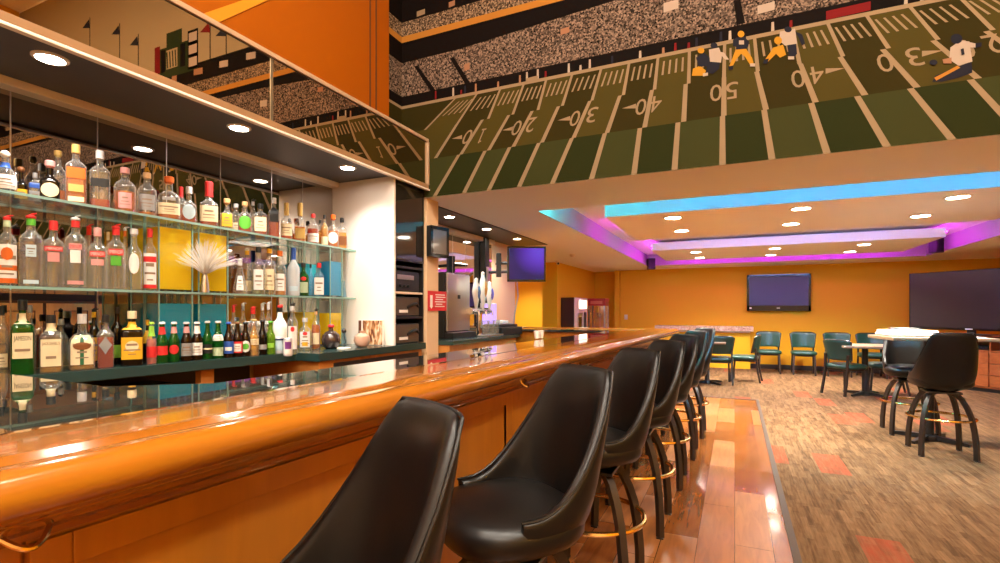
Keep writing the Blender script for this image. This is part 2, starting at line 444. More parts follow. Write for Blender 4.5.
# ------------------------------------------------------------------ stadium mural
def crowd(name, c_hi, c_lo, scale, dens):
    m = mat(name, c_lo, .7, spec=0)
    nt, N, L, b = nodes(m); mp = coords(N, L, (1, 1, 1))
    v = N.new('ShaderNodeTexVoronoi'); v.inputs['Scale'].default_value = scale; L.new(mp.outputs[0], v.inputs['Vector'])
    w = N.new('ShaderNodeTexWhiteNoise'); w.noise_dimensions = '3D'; L.new(v.outputs['Position'], w.inputs['Vector'])
    r = ramp(N, [(0, c_lo), (dens, tuple(x*.35 for x in c_hi)), (dens+.2, tuple(x*.6 for x in c_hi)), (1, c_hi)])
    L.new(w.outputs['Value'], r.inputs[0])
    L.new(r.outputs[0], b.inputs['Base Color']); return m
M['crowd'] = crowd('printed crowd', (.26, .18, .13), (.005, .004, .003), 95, .5)
M['crowd2'] = crowd('printed upper crowd', (.34, .23, .14), (.006, .004, .003), 100, .55)
M['dk'] = mat('printed shadow', (0.0062, 0.0039, 0.0031), .7, spec=.03)  # dark ink of the print
M['line'] = mat('printed white line', (0.2340, 0.1638, 0.0936), .7, spec=.03)
M['gold'] = mat('printed gold band', (0.3510, 0.1482, 0.0234), .7, spec=.03)
M['sky'] = mat('printed sky', (0.2808, 0.2184, 0.1248), .7, spec=.03)
M['g1'] = mat('printed turf light', (0.0515, 0.0390, 0.0078), .7, spec=.03); M['g2'] = mat('printed turf dark', (0.0257, 0.0195, 0.0039), .7, spec=.03)
M['g3'] = mat('printed near turf light', (0.0343, 0.0359, 0.0101), .7, spec=.03); M['g4'] = mat('printed near turf dark', (0.0187, 0.0218, 0.0055), .7, spec=.03)
M['pw'] = mat('printed white jersey', (0.3588, 0.2808, 0.2184), .7, spec=.03); M['py'] = mat('printed yellow trousers', (0.3900, 0.1872, 0.0156), .7, spec=.03)
M['pn'] = mat('printed navy', (0.0156, 0.0156, 0.0234), .7, spec=.03); M['pr'] = mat('printed red', (0.1326, 0.0094, 0.0094), .7, spec=.03)
M['sk'] = mat('printed skin', (0.2730, 0.1326, 0.0702), .7, spec=.03)

mural = thing('stadium_mural', 'wide printed football stadium mural wrapping the upper wall above the low ceiling', 'mural', (0, YM, ZC))
LY = [0.0]
def mp_(px, py, off=.004):            # photo point -> mural sheet (local)
    X, Y, d = on_y(px, YM-.004)
    return (X, -off, z_at(py, d)-ZC)
def mx_(px): return on_y(px, YM-.004)[0]
TZ = [0, .33, .59, .81]               # the three stepped strips of turf
low = [((434.6), (459)), (464, 485.2), (488.7, 509.8), (519, 539), (552.4, 572), (591.5, 605), (634, 640), (674.5, 678), (722.5, 722.5), (772, 764), (827, 811), (887, 857), (952, 910), (1019, 970)]
midl = [(435.6, 457), (461, 482.5), (488.7, 508.9), (513.4, 532.3), (542, 558.5), (573.6, 590), (607, 620), (644.6, 652), (683.7, 685.7), (723.8, 724), (766, 756.5), (815.6, 800.4), (865, 840), (917, 882.6), (978, 933), (1040, 986)]
top_ = [(425, 455), (457, 476.6), (488.3, 500), (512.8, 523.5), (538, 546), (562.4, 572), (592, 601), (623.4, 629), (654.5, 658), (688.7, 689.4), (724, 724.6), (757.8, 754.6), (799.6, 793), (843, 828), (888.7, 867), (938, 910.5), (993, 960)]
def strip_lines(ls):
    out = [(mx_(a), mx_(c)) for a, c in ls]
    db = [out[i+1][0]-out[i][0] for i in range(len(out)-1)]; dt = [out[i+1][1]-out[i][1] for i in range(len(out)-1)]
    sb = sum(db[-5:])/5; st = sum(dt[-5:])/5
    while min(out[-1]) < XR: out.append((out[-1][0]+sb, out[-1][1]+st))
    return out
def cl(x): return max(XU+.0035, min(XR-.01, x))
def strip(k, ls, ma, mb_, wid, off, ticks=False, name='turf_strip'):
    L_ = strip_lines(ls); z0, z1 = TZ[k], TZ[k+1]; b = MB()
    edges = [(XU+.0035, XU+.0035)]+L_+[(XR-.01, XR-.01)]
    for i in range(len(edges)-1):
        (a0, a1), (c0, c1) = edges[i], edges[i+1]
        if min(cl(c0)-cl(a0), cl(c1)-cl(a1)) < -1e-6: continue
        b.poly([(cl(a0), -off, z0), (cl(c0), -off, z0), (cl(c1), -off, z1), (cl(a1), -off, z1)], (ma, mb_)[i % 2])
    for a, c in L_:
        if XU+.05 < a < XR-.05 and XU+.05 < c < XR-.05:
            b.poly([(a-wid, -off-.001, z0), (a+wid, -off-.001, z0), (c+wid*.8, -off-.001, z1), (c-wid*.8, -off-.001, z1)], M['line'])
    if ticks:
        for (a0, a1), (c0, c1) in zip(L_[:-1], L_[1:]):
            for t in (.2, .4, .6, .8):
                lo = [(1-t)*a0+t*c0, z0+.42*(z1-z0)]; hi = [(1-t)*a1+t*c1, z0+.86*(z1-z0)]
                lo[0] = lo[0]+.42*(hi[0]-lo[0])
                if XU+.05 < lo[0] < XR-.05 and XU+.05 < hi[0] < XR-.05:
                    b.poly([(lo[0]-.007, -off-.001, lo[1]), (lo[0]+.007, -off-.001, lo[1]), (hi[0]+.006, -off-.001, hi[1]), (hi[0]-.006, -off-.001, hi[1])], M['line'])
    if k == 1:
        dig = [('0', 467.5, 137), ('1', 481.5, 136), ('0', 516.7, 128), ('2', 530.7, 125), ('0', 575, 118.5), ('3', 592, 115), ('0', 641, 107), ('4', 656, 104),
               ('0', 716, 93), ('5', 732, 90.5), ('0', 798, 79), ('4', 817, 75), ('0', 885, 63), ('3', 914.5, 57), ('0', 965, 49), ('2', 994, 44)]
        shear = lambda px: (722-px)/290*.55 if px < 722 else (722-px)/270*.42
        for ch, px, py in dig:
            x, _, z = mp_(px, py); w = .074 if ch != '1' else .05; h = .112; s = shear(px)
            if ch == '1':
                for u0, u1, v0, v1 in ((.38, .62, 0, 1), (.1, .9, 0, .1), (.12, .5, .84, .93)):
                    fn = lambda a, c: (x+(.5-a)*w+(.5-c)*h*s*1.1, -off-.0015, z+(.5-c)*h)
                    b.poly([fn(u0, v0), fn(u1, v0), fn(u1, v1), fn(u0, v1)], M['line'])
                continue
            lay_text(b, ch, lambda a, c, x=x, z=z, w=w, h=h, s=s: (x+(.5-a)*w+(.5-c)*h*s*1.1, -off-.0015, z+(.5-c)*h), M['line'])
        for px, py, sg in ((457, 138.5, -1), (508, 130, -1), (564, 120, -1), (629, 108, -1), (835, 70.5, 1), (932.6, 53, 1)):
            x, _, z = mp_(px, py)
            b.poly([(x+sg*.05, -off-.0015, z+.004), (x-sg*.05, -off-.0015, z-.012), (x-sg*.05, -off-.0015, z+.022)], M['line'])
    b.build(name, mural, weld=False)
strip(0, low, M['g3'], M['g4'], .020, .006)
strip(1, midl, M['g1'], M['g2'], .017, .005)
strip(2, top_, M['g2'], M['g1'], .012, .004, True)
b = MB()
W0, W1 = XU+.0035, XR-.01
def band(z0, z1, m, off=.004, x0=W0, x1=W1): b.poly([(x0, -off, z0-ZC), (x1, -off, z0-ZC), (x1, -off, z1-ZC), (x0, -off, z1-ZC)], m)
band(3.09, 3.115, M['line']); band(3.115, 3.20, M['dk']); band(3.20, 3.50, M['crowd']); band(3.50, 3.68, M['dk'])
# the crowd climbs towards the right under the upper deck
b.poly([(-2.1, -.005, 3.50-ZC), (W1, -.005, 3.50-ZC), (W1, -.005, 3.67-ZC), (-.4, -.005, 3.60-ZC)], M['crowd'])
band(3.68, 3.735, M['gold']); band(3.735, 3.86, M['crowd2']); band(3.86, 4.07, M['dk']); band(4.07, ZTOP-.02, M['sky'])
for px0, py0, px1, py1 in ((452, 58, 473, 92), (416, 66, 434, 92), (737, 0, 741, 24)):   # stair aisles in the crowd
    p = mp_(px0, py0, .0055); q = mp_(px1, py1, .0055)
    b.poly([(p[0]-.02, -.0055, p[2]), (p[0]+.02, -.0055, p[2]), (q[0]+.025, -.0055, q[2]), (q[0]-.025, -.0055, q[2])], M['dk'])
for px, py, w, h, m in ((532, 79, .10, .035, 'line'), (671, 6, .10, .07, 'pw'), (766, 8, .1, .06, 'pw'), (565, 31, .07, .05, 'sk'), (467, 67, .05, .06, 'sk'), (421, 13, .085, .05, 'line'), (452, 4, .06, .05, 'sk'), (848, 11, .23, .06, 'pr'), (397, 13, .04, .06, 'line')):
    x, _, z = mp_(px, py)
    b.poly([(x-w/2, -.0065, z-h/2), (x+w/2, -.0065, z-h/2+.006), (x+w/2, -.0065, z+h/2), (x-w/2, -.0065, z+h/2-.004)], M[m])
rnd = random.Random(3)
for i in range(90):                   # people along the barrier
    x = -2.55+i*.075+rnd.uniform(-.03, .03); h = rnd.uniform(.035, .075)
    if rnd.random() < .45 and x < .9: continue
    b.poly([(x-.009, -.006, .835), (x+.009, -.006, .835), (x+.007, -.006, .835+h), (x-.007, -.006, .835+h)], M[rnd.choice(['pw', 'pw', 'pn', 'sk', 'pr'])])
for i in range(14):                   # signs along the upper deck
    x = -1.9+i*.42; w = rnd.uniform(.07, .15)
    b.poly([(x-w/2, -.006, 3.93-ZC), (x+w/2, -.006, 3.94-ZC), (x+w/2, -.006, 4.01-ZC), (x-w/2, -.006, 4.0-ZC)], M[rnd.choice(['pw', 'line', 'sk'])])
def q_(x0, x1, z0, z1, m, off=.006): b.poly([(x0, -off, z0-ZC), (x1, -off, z0-ZC), (x1, -off, z1-ZC), (x0, -off, z1-ZC)], m)
tower = mat('printed scoreboard green', (.020, .028, .010), .7, spec=.03)
q_(.62, 1.38, 4.0, 4.36, tower); q_(.9, 1.18, 4.36, 4.52, tower); q_(.62, .80, 4.02, 4.46, M['dk'])
for z in (4.05, 4.19, 4.33): q_(.64, .78, z, z+.1, M['pw'], .007)
q_(1.30, 1.40, 4.08, 4.40, M['pr'], .007); q_(.98, 1.18, 4.10, 4.32, M['sky'], .007); q_(.84, .93, 4.08, 4.34, M['dk'], .007); q_(1.2, 1.28, 4.08, 4.34, M['dk'], .007)
for i in range(4):
    x = .995+i*.05; b.poly([(x, -.0075, 4.11-ZC), (x+.022, -.0075, 4.11-ZC), (x+.036, -.0075, 4.3-ZC), (x+.014, -.0075, 4.3-ZC)], tower)
for x, z, m in ((.42, 4.36, 'pr'), (.16, 4.26, 'pn'), (1.72, 4.5, 'pn'), (2.1, 4.72, 'pn'), (2.75, 4.95, 'pn'), (3.1, 4.7, 'pn'), (3.5, 4.9, 'pn')):
    b.poly([(x, -.006, z-ZC), (x+.17, -.006, z+.04-ZC), (x+.02, -.006, z+.12-ZC)], M[m])
    q_(x-.008, x+.008, z-.3, z+.14, M['dk'], .0055)
b.build('grandstand_print', mural, weld=False)
# the same print carried round the corner on the side wall
b = MB()
ya, yb = on_x(389, XU+.004)[1], YM-.0035
def ret(za0, za1, zb0, zb1, m, off=.004): b.poly([(XU+off, ya-YM, za0-ZC), (XU+off, yb-YM, zb0-ZC), (XU+off, yb-YM, zb1-ZC), (XU+off, ya-YM, za1-ZC)], m)
ret(2.79, 3.09, 2.79, 3.09, M['g2']); ret(3.09, 3.115, 3.09, 3.115, M['line']); ret(3.115, 3.2, 3.115, 3.2, M['dk']); ret(3.2, 3.5, 3.2, 3.5, M['crowd'])
ret(3.5, 3.68, 3.5, 3.68, M['dk']); ret(3.68, 3.735, 3.68, 3.735, M['gold']); ret(3.735, 3.86, 3.735, 3.86, M['crowd2']); ret(3.86, 4.07, 3.86, 4.07, M['dk']); ret(4.07, ZTOP-.02, 4.07, ZTOP-.02, M['sky'])
b.build('corner_print', mural, weld=False)

def player(kind, polys):
    b = MB()
    for i, (m, pts) in enumerate(polys):
        b.poly([mp_(x, y, .0085+.0006*i) for x, y in pts], M[m])
    b.build('player_print', mural, weld=False)
def ell(cx, cy, rx, ry, n=10): return [(cx+rx*math.cos(2*PI*k/n), cy+ry*math.sin(2*PI*k/n)) for k in range(n)]
player(0, [('py', [(693, 69), (700, 66), (706, 71), (704, 76), (692, 76)]), ('pn', [(696, 58), (704, 53), (710, 58), (711, 66), (699, 67)]), ('pn', [(708, 61), (720, 62), (719, 69), (713, 74), (706, 73)]),
           ('pw', [(709, 50), (719, 48), (722, 56), (721, 63), (710, 62)]), ('pw', [(718, 52), (724, 53), (729, 60), (725, 60)]), ('pn', ell(714, 46, 3.6, 3)), ('py', ell(701, 51, 3.4, 3)), ('pw', [(703, 74), (708, 73), (708, 76), (703, 77)])])
player(1, [('py', [(736, 49), (746, 49), (752, 58), (754, 65), (750, 65), (745, 57), (741, 54), (736, 60), (732, 68), (729, 67), (733, 57)]), ('pn', [(736, 38), (746, 37), (747, 49), (736, 50)]),
           ('pn', [(733, 40), (737, 38), (737, 46), (733, 47)]), ('pn', [(745, 38), (749, 42), (748, 48), (745, 45)]), ('py', ell(741, 34.5, 3.4, 3.4)), ('pw', [(739, 41), (744, 41), (744, 45), (739, 45)]), ('pn', [(728, 67), (733, 66), (733, 70), (729, 70)]), ('pw', [(750, 64), (755, 64), (755, 67), (750, 67)])])
player(2, [('py', [(773, 48), (783, 45), (786, 55), (780, 58), (776, 54), (768, 62), (765, 60), (770, 53)]), ('pn', [(787, 45), (796, 44), (797, 54), (794, 58), (789, 57)]), ('pw', [(780, 32), (795, 29), (797, 44), (785, 46), (779, 41)]),
           ('pn', [(795, 32), (802, 35), (805, 44), (802, 46), (799, 39)]), ('pn', ell(788, 30, 3.8, 3)), ('py', ell(778, 41, 4, 4)), ('pn', [(764, 60), (769, 59), (767, 64), (763, 64)]), ('pw', [(788, 57), (794, 57), (794, 60), (788, 60)])])
player(3, [('pn', [(960, 66), (971, 62), (972, 73), (958, 78), (942, 82), (932, 82), (935, 76), (948, 71)]), ('gold', [(957, 66), (960, 68), (945, 76), (936, 81), (934, 78), (946, 72)]), ('pw', [(950, 48), (960, 41), (969, 42), (972, 62), (958, 66), (949, 60)]),
           ('pw', [(966, 42), (975, 44), (975, 48), (967, 48)]), ('pn', [(975, 44), (981, 43), (981, 47), (975, 48)]), ('pn', ell(956, 39.5, 6, 5)), ('sk', [(942, 60), (951, 58), (951, 64), (943, 64)]), ('pn', ell(933, 63, 4, 2.8)), ('pn', [(960, 50), (963, 49), (964, 55), (961, 56)])])
# ------------------------------------------------------------------ the bar
BA = R(-2.7); BO = Vector((-1.17, .468, 0)); BL = 5.35      # bar runs along local y
bar = thing('bar_counter', 'long honey-wood bar with rounded rail and glossy dark top', 'bar', BO, BA)
def bar_w(x, y, z=0): return BO+Matrix.Rotation(BA, 3, 'Z') @ Vector((x, y, z))
prof = [(0, 1.055), (0, 1.078), (.015, 1.086), (.06, 1.089), (.20, 1.090), (.222, 1.088), (.238, 1.080), (.252, 1.079), (.264, 1.085), (.285, 1.087),
        (.306, 1.081), (.322, 1.068), (.330, 1.050), (.328, 1.033), (.316, 1.019), (.298, 1.013), (.278, 1.011), (.268, 1.000), (.246, .982), (.218, .970), (.205, .962), (.200, .950), (.187, .948), (.15, .948), (.15, 1.055)]
b = MB()
def rail(b):
    rows = []
    # near leg along -x, long leg along +y, far leg along -x, mitred corners
    for kind in ((-3.2, 0), (0, 0), (0, 1), (-2.2, 1)):
        row = []
        for px, pz in prof:
            if kind == (-3.2, 0): row.append((-3.2, -px, pz))
            elif kind == (0, 0): row.append((px, -px, pz))
            elif kind == (0, 1): row.append((px, BL+px, pz))
            else: row.append((-2.2, BL+px, pz))
        rows.append(row)
    b.grid([r+[r[0]] for r in rows], M['barwood'])
rail(b); b.build('arm_rail', bar, angle=50)
b = MB(); b.tube([(.0, .0, 1.0775), (.015, -.015, 1.0862), (.06, -.06, 1.0892), (.20, -.20, 1.0902), (.222, -.222, 1.0882)], .0013, mat('dark joint', (.03, .01, .002), .6), 6); b.build('mitre_joint', bar)
b = MB()
b.prism([(-3.2, 0), (0, 0), (0, BL), (-2.2, BL), (-2.2, BL-.34), (-.30, BL-.34), (-.30, .56), (-.52, .37), (-3.2, .37)], 1.056, 1.0765, M['bartop']); b.build('glass_top', bar)
b = MB()
b.prism([(-3.2, -.17), (.17, -.17), (.17, BL+.17), (-2.2, BL+.17), (-2.2, BL-.30), (-.26, BL-.30), (-.26, .56), (-.48, .36), (-3.2, .36)], .10, 1.05, M['panelwood']); b.build('bar_body', bar)
b = MB()
b.prism([(-3.2, -.13), (.12, -.13), (.12, BL+.12), (-2.2, BL+.12), (-2.2, BL-.26), (-.2, BL-.26), (-.2, .5), (-3.2, .3)], 0, .10, M['baseboard']); b.build('toe_kick', bar)
def front_panel(y0, y1):
    b = MB(); x = .17
    st = .055
    b.box(x, x+.012, y0, y1, .10, .945, M['panelwood'], .001)
    b.box(x+.010, x+.024, y0, y0+st, .10, .94, M['panelwood'], .003); b.box(x+.010, x+.024, y1-st, y1, .10, .94, M['panelwood'], .003)
    b.box(x+.010, x+.024, y0+st, y1-st, .10, .20, M['panelwood'], .003); b.box(x+.010, x+.024, y0+st, y1-st, .885, .94, M['panelwood'], .003)
    b.build('front_panel', bar)
ps = [-.02]+[on_x(512, -.92)[1]-BO.y-.02+k*1.05 for k in range(4)]
ps[1] = 1.60
ps = [-.055, 1.62, 2.68, 3.74, 4.62, BL+.1]
for a, c in zip(ps[:-1], ps[1:]): front_panel(a, c)
b = MB(); b.box(-.18, .182, -.185, -.06, .10, .945, M['panelwood'], .004); b.build('corner_post', bar)
b = MB()
for x in (-2.9, -2.0, -1.1): b.box(x, x+.85, -.19, -.17, .14, .93, M['panelwood'], .004)
b.build('side_panel', bar)
# inner side cabinets of the bar
for k in range(6):
    b = MB(); y = .75+k*.7
    b.box(-.275, -.26, y, y+.66, .14, .80, M['oak'], .003); b.box(-.283, -.275, y+.07, y+.59, .21, .73, M['oak'], .004); b.build('cabinet_door', bar)
def hook(x, y, rot, label):
    t = thing('bag_hook', label, 'hook', bar_w(x, y, .984), BA+rot, 'hooks under the bar rail')
    b = MB(); b.tube([(.030+.028*math.sin(PI*k/12), -.034+.068*k/12, -.026*math.sin(PI*k/12)) for k in range(13)], .0045, M['brass'], 8)
    b.build('hook_arm', t)
    b = MB()
    for e in (-.034, .034): b.tube([(.030, e, -.002), (.030, e, .022)], .006, M['brass'], 8)
    b.box(.018, .042, -.042, .042, .016, .022, M['brass'], .002); b.build('mount', t)
hook(.20, -.075, 0, 'brass bag hook at the near corner under the bar rail')
hook(.20, 1.65, 0, 'brass bag hook under the rail just left of the second nearest stool back')
hook(.20, 2.42, 0, 'brass bag hook under the rail just left of the third stool back')

# ------------------------------------------------------------------ bar stools
def smooth(t): t = max(0, min(1, t)); return t*t*(3-2*t)
def shell_rows():
    NA = 28; rows = []
    z0 = .635
    def rim(th):
        a = abs(math.degrees(th))
        t = max(0, min(1, (a-33)/69)); t = t*t/(t+.06)*1.06; return .722+.378*(1-t)**2.2
    def pt(th, t, off):
        zr = rim(th); z = z0+t*(zr-z0)
        s, c = math.sin(th), math.cos(th)
        n = 2.7; k = (abs(s)**n+abs(c)**n)**(-1/n)
        lean = .085*((z-z0)/.44)**1.2
        fl = 1+.14*((z-z0)/.44)
        x = s*k*(.178*fl+off); y = -c*k*(.20+off)-lean*max(0, c)**.5
        return (x, y, z)
    ths = [R(-112+224*i/NA) for i in range(NA+1)]
    prof_ = [(0.0, .0), (.25, .0), (.5, .0), (.75, .0), (.93, .002), (1.0, .010), (1.016, .020), (1.0, .031), (.93, .038), (.75, .040), (.5, .040), (.25, .036), (.05, .022), (-.10, -.02), (-.16, -.09)]
    for t, off in prof_:
        if t < 0: rows.append([(lambda p: (p[0], p[1], z0+t*.35))(pt(th, 0, off)) for th in ths])
        else: rows.append([pt(th, t, off) for th in ths])
    return rows, ths, pt
def make_stool(label, loc, swivel, group):
    t = thing('bar_stool', label, 'stool', loc, 0, group)
    rows, ths, pt = shell_rows()
    b = MB(); V = b.grid(rows, M['vinyl'])
    for side in (0, -1):                       # close the two front edges
        edge = [V[k][side] for k in range(len(rows))]
        n = len(edge)
        for k in range(n//2):
            b.face([edge[k], edge[k+1], edge[n-2-k], edge[n-1-k]] if edge[k+1] is not edge[n-2-k] else [edge[k], edge[k+1], edge[n-1-k]], M['vinyl'])
    o = b.build('backrest', t, rotz=swivel, angle=60, sub=1)
    b = MB()                                    # piping along the rim
    b.tube([(lambda p: (p[0], p[1], p[2]+.002))(pt(th, 1.0, .031)) for th in ths], .0042, M['vinyl'], 6); b.build('piping', o)
    b = MB()
    pr = [(.10, 0.598), (.17, 0.602), (.205, 0.616), (.220, 0.640), (.222, 0.668), (.214, 0.692), (.19, 0.710), (.13, 0.720), (.06, 0.723), (1e-5, 0.723)]
    b.lathe(pr, M['vinyl'], 32, (0, .02, 0), [2.8]*len(pr), R(0), cap0=True, cap1=False); b.build('seat', t, rotz=swivel, angle=70)
    b = MB(); b.box(-.12, .12, -.12, .12, .555, .570, M['black'], .003); b.lathe([(.05, .57), (.05, .602)], M['black'], 16)
    b.lathe([(.10, .583), (.10, .599)], M['black'], 20); b.build('swivel_plate', t)
    for k in range(4):
        a = R(45+90*k); u = Vector((math.cos(a), math.sin(a), 0))
        pts = [u*.07+Vector((0, 0, .566)), u*.115+Vector((0, 0, .553)), u*.160+Vector((0, 0, .515)), u*.200+Vector((0, 0, .445)), u*.232+Vector((0, 0, .36)), u*.254+Vector((0, 0, .24)), u*.266+Vector((0, 0, .12)), u*.268+Vector((0, 0, .006))]
        b = MB(); b.tube(pts, .0165, M['bronzefoot'], square=True); lg = b.build('leg', t, angle=45)
        b = MB(); b.box(u.x*.268-.02, u.x*.268+.02, u.y*.268-.02, u.y*.268+.02, 0, .008, M['black'], .002); b.build('foot_cap', lg)
    b = MB(); b.tube([(.240*math.cos(2*PI*k/40), .240*math.sin(2*PI*k/40), .335) for k in range(40)], .0115, M['brass'], 8, closed=True); b.build('foot_ring', t)
    return t
def dup_stool(src, label, loc, swivel, group, rotz=0):
    r = dup(src, loc, rotz, label, group)
    for c in r.children:
        if c.name.startswith(('backrest', 'seat')): c.rotation_euler.z = swivel-rotz
    return r
def face_dir(dx, dy): return math.atan2(dy, dx)-PI/2       # stool faces local +y
names = ['nearest black vinyl bar stool, its high back close to the rail',
         'second nearest black bar stool, whose seat shows beside the nearest back',
         'third black bar stool from the near end of the bar', 'fourth black bar stool from the near end of the bar',
         'fifth black bar stool from the near end of the bar', 'sixth black bar stool from the near end of the bar', 'farthest black bar stool in the row, beside the green chairs']
cen = [(-.718, .63, (-.52, -.86)), (-.635, 1.46, (-.59, -.81)), (-.615, 2.38, (-.64, -.77)), (-.575, 3.20, (-.66, -.75)), (-.55, 4.06, (-.68, -.73)), (-.52, 4.90, (-.70, -.71)), (-.49, 5.70, (-.70, -.71))]
stools = []
for i, (x, y, fd) in enumerate(cen):
    if i == 0: s0 = make_stool(names[0], (x, y, 0), face_dir(*fd), 'bar stools along the bar'); s0.rotation_euler.z = 0
    else: dup_stool(s0, names[i], (x, y, 0), face_dir(*fd), 'bar stools along the bar')
def floor_xy(px, py): p = on_z(px, py, 0); return p[0], p[1]
x, y = floor_xy(940.6, 453.5)
dup_stool(s0, 'black bar stool turned away at the high table, back to the viewer', (x, y, .0), face_dir(-.02, 1), 'bar stools at the high table', 0)
x, y = floor_xy(909, 433)
dup_stool(s0, 'black bar stool facing out at the high table, purple light on its seat', (x, y, .0), face_dir(-.12, -1), 'bar stools at the high table', 0)

# ------------------------------------------------------------------ green chairs
def make_chair(label, loc, rotz, group):
    t = thing('dining_chair', label, 'chair', loc, rotz, group)
    b = MB()
    pr = [(.17, .395), (.215, .40), (.228, .42), (.228, .445), (.215, .465), (.17, .475), (.08, .48), (1e-5, .48)]
    b.lathe(pr, M['green'], 28, (0, .01, 0), [4, 4, 4, 4, 4, 4, 3, 2], cap1=False); b.build('seat', t, angle=70)
    b = MB(); NW = 14; rows = []
    def bp(u, v, off):      # curved back panel, wider at the top
        w = .195+.035*v; cr = 1-.10*abs(u)**6*(1 if v > .5 else .6)
        z = .53+v*.31*cr
        return (u*w, -.20-.055*v-.0+.075*u*u+off, z)
    for off, ks in ((.0, 1), (.022, 1)):
        pass
    N1 = 8
    fr = [[bp(-1+2*i/NW, j/N1, .022) for i in range(NW+1)] for j in range(N1+1)]
    bk = [[bp(-1+2*i/NW, j/N1, -.022) for i in range(NW+1)] for j in range(N1+1)]
    VF = b.grid(fr, M['green']); VB = b.grid(bk, M['green'])
    for j in range(N1):
        for s in (0, -1): b.face([VF[j][s], VF[j+1][s], VB[j+1][s], VB[j][s]], M['green'])
    for i in range(NW):
        for s in (0, -1): b.face([VF[s][i], VF[s][i+1], VB[s][i+1], VB[s][i]], M['green'])
    o = b.build('backrest', t, angle=80, sub=1)
    b = MB()
    ring = [bp(-1+2*i/NW, 1, 0) for i in range(NW+1)]
    ring = [bp(-1, k/6, 0) for k in range(6)]+ring+[bp(1, 1-k/6, 0) for k in range(1, 7)]
    b.tube(ring, .012, M['bronzefoot'], 6); b.build('back_frame', o)
    for sx in (-1, 1):
        b = MB(); b.tube([(sx*.175, .185, .40), (sx*.185, .205, .2), (sx*.19, .215, 0)], .015, M['bronzefoot'], square=True); b.build('leg', t)
        b = MB(); b.tube([(sx*.19, -.19, .62), (sx*.185, -.195, .5), (sx*.185, -.20, .40), (sx*.19, -.225, .2), (sx*.195, -.265, 0)], .015, M['bronzefoot'], square=True); b.build('leg', t)
    b = MB(); b.box(-.18, .18, -.18, .19, .37, .40, M['bronzefoot'], .005); b.build('seat_frame', t)
    return t
G1 = 'green dining chairs'
def chair_at(px, py, dirv, label, first=[None]):
    x, y = floor_xy(px, py) if py else on_y(px, YBACK-.78)[:2]; rz = math.atan2(dirv[1], dirv[0])-PI/2
    if first[0] is None: first[0] = make_chair(label, (x, y, 0), rz, G1); return first[0]
    return dup(first[0], (x, y, 0), rz, label, G1)
chair_at(846, 394, (.75, .66), 'green dining chair in front of the pedestal table, back turned to the viewer')
chair_at(719, 383, (-.12, 1), 'green dining chair beside the last bar stool, back turned to the viewer')
chair_at(745, 381, (-1, .12), 'green dining chair seen sideways, facing the table by the bar stools')
chair_at(769, None, (0, -1), 'green chair against the amber wall, left one below the wall television')
chair_at(803.5, None, (-.03, -1), 'green chair against the amber wall, right one below the wall television')
chair_at(838, None, (-.03, -1), 'green chair against the wall just behind the chair with its back turned')
chair_at(872, None, (0, -1), 'green chair against the wall, partly behind the pedestal tabletop and column')
chair_at(886, 393, (-1, .1), 'green chair tucked under the pedestal table behind the outward-facing bar stool')

def pedestal_table(label, px, py, top_z, w, dpt, rz, group, m):
    x, y = floor_xy(px, py)
    t = thing('pedestal_table', label, 'table', (x, y, 0), rz, group)
    b = MB(); b.box(-w/2, w/2, -dpt/2, dpt/2, top_z-.032, top_z, m, .006); b.build('tabletop', t)
    b = MB(); b.lathe([(.042, .03), (.042, top_z-.03)], M['black'], 16); b.lathe([(.13, top_z-.045), (.13, top_z-.033)], M['black'], 16); b.build('column', t)
    b = MB()
    for k in range(4):
        a = R(45+90*k); u = Vector((math.cos(a), math.sin(a), 0))
        b.tube([u*.03+Vector((0, 0, .035)), u*.18+Vector((0, 0, .028)), u*.32+Vector((0, 0, .015))], (.022, .014), M['black'], square=True) if False else b.tube([u*.03+Vector((0, 0, .035)), u*.18+Vector((0, 0, .028)), u*.32+Vector((0, 0, .015))], [.024, .02, .014], M['black'], square=True)
    b.lathe([(.075, .0), (.075, .045), (.05, .06)], M['black'], 16); b.build('base', t)
    return t
pedestal_table('brown square pedestal dining table among green chairs in front of the amber wall', 865, 395, .765, .72, .72, R(4), 'pedestal tables', M['tabletop'])
pedestal_table('small dark pedestal table hidden behind the farthest bar stool and green chair', 707, 383, .745, .62, .62, 0, 'pedestal tables', M['tabletop'])
ht = pedestal_table('high brown pedestal table between the two bar stools on the carpet', 929, 440, 1.035, .84, .62, R(8), None, M['tabletop'])
hx, hy, _ = ht.location
t = thing('menu_tray', 'glossy white slab lying on the high table beside the bar stools', 'tray', (hx-.17, hy+.05, 1.035), R(8))
b = MB(); b.box(-.21, .21, -.19, .19, 0, .035, mat('gloss white', (.85, .82, .78), .18), .015, 3); b.build('lower_slab', t)
b = MB(); b.box(-.20, .20, -.18, .18, .036, .062, mat('gloss white'), .012, 3); b.build('upper_slab', t)
t = thing('paper_menu', 'flat pale sheet lying on the high table behind the turned-away stool', 'paper', (hx+.2, hy-.02, 1.036), R(8))  # pale sheet stands in for the sheen on the tabletop
b = MB(); b.box(-.13, .15, -.2, .2, 0, .006, M['paper'], .001); b.build('sheet', t)

# ------------------------------------------------------------------ stone ledge on the far wall
t = thing('stone_ledge', 'brown veined stone ledge on the amber back wall behind the stools', 'shelf', (-.75, YBACK-.02, 0))
b = MB(); b.box(-.95, 1.12, -.38, 0, .83, .94, M['marble'], .008); b.build('slab', t)
b = MB(); b.box(-.9, 1.06, -.30, 0, .80, .83, M['white'], .003); b.build('rail', t)
b = MB(); b.box(-.9, 1.06, -.25, 0, 0, .80, M['orange'], .004); b.build('support_panel', t)

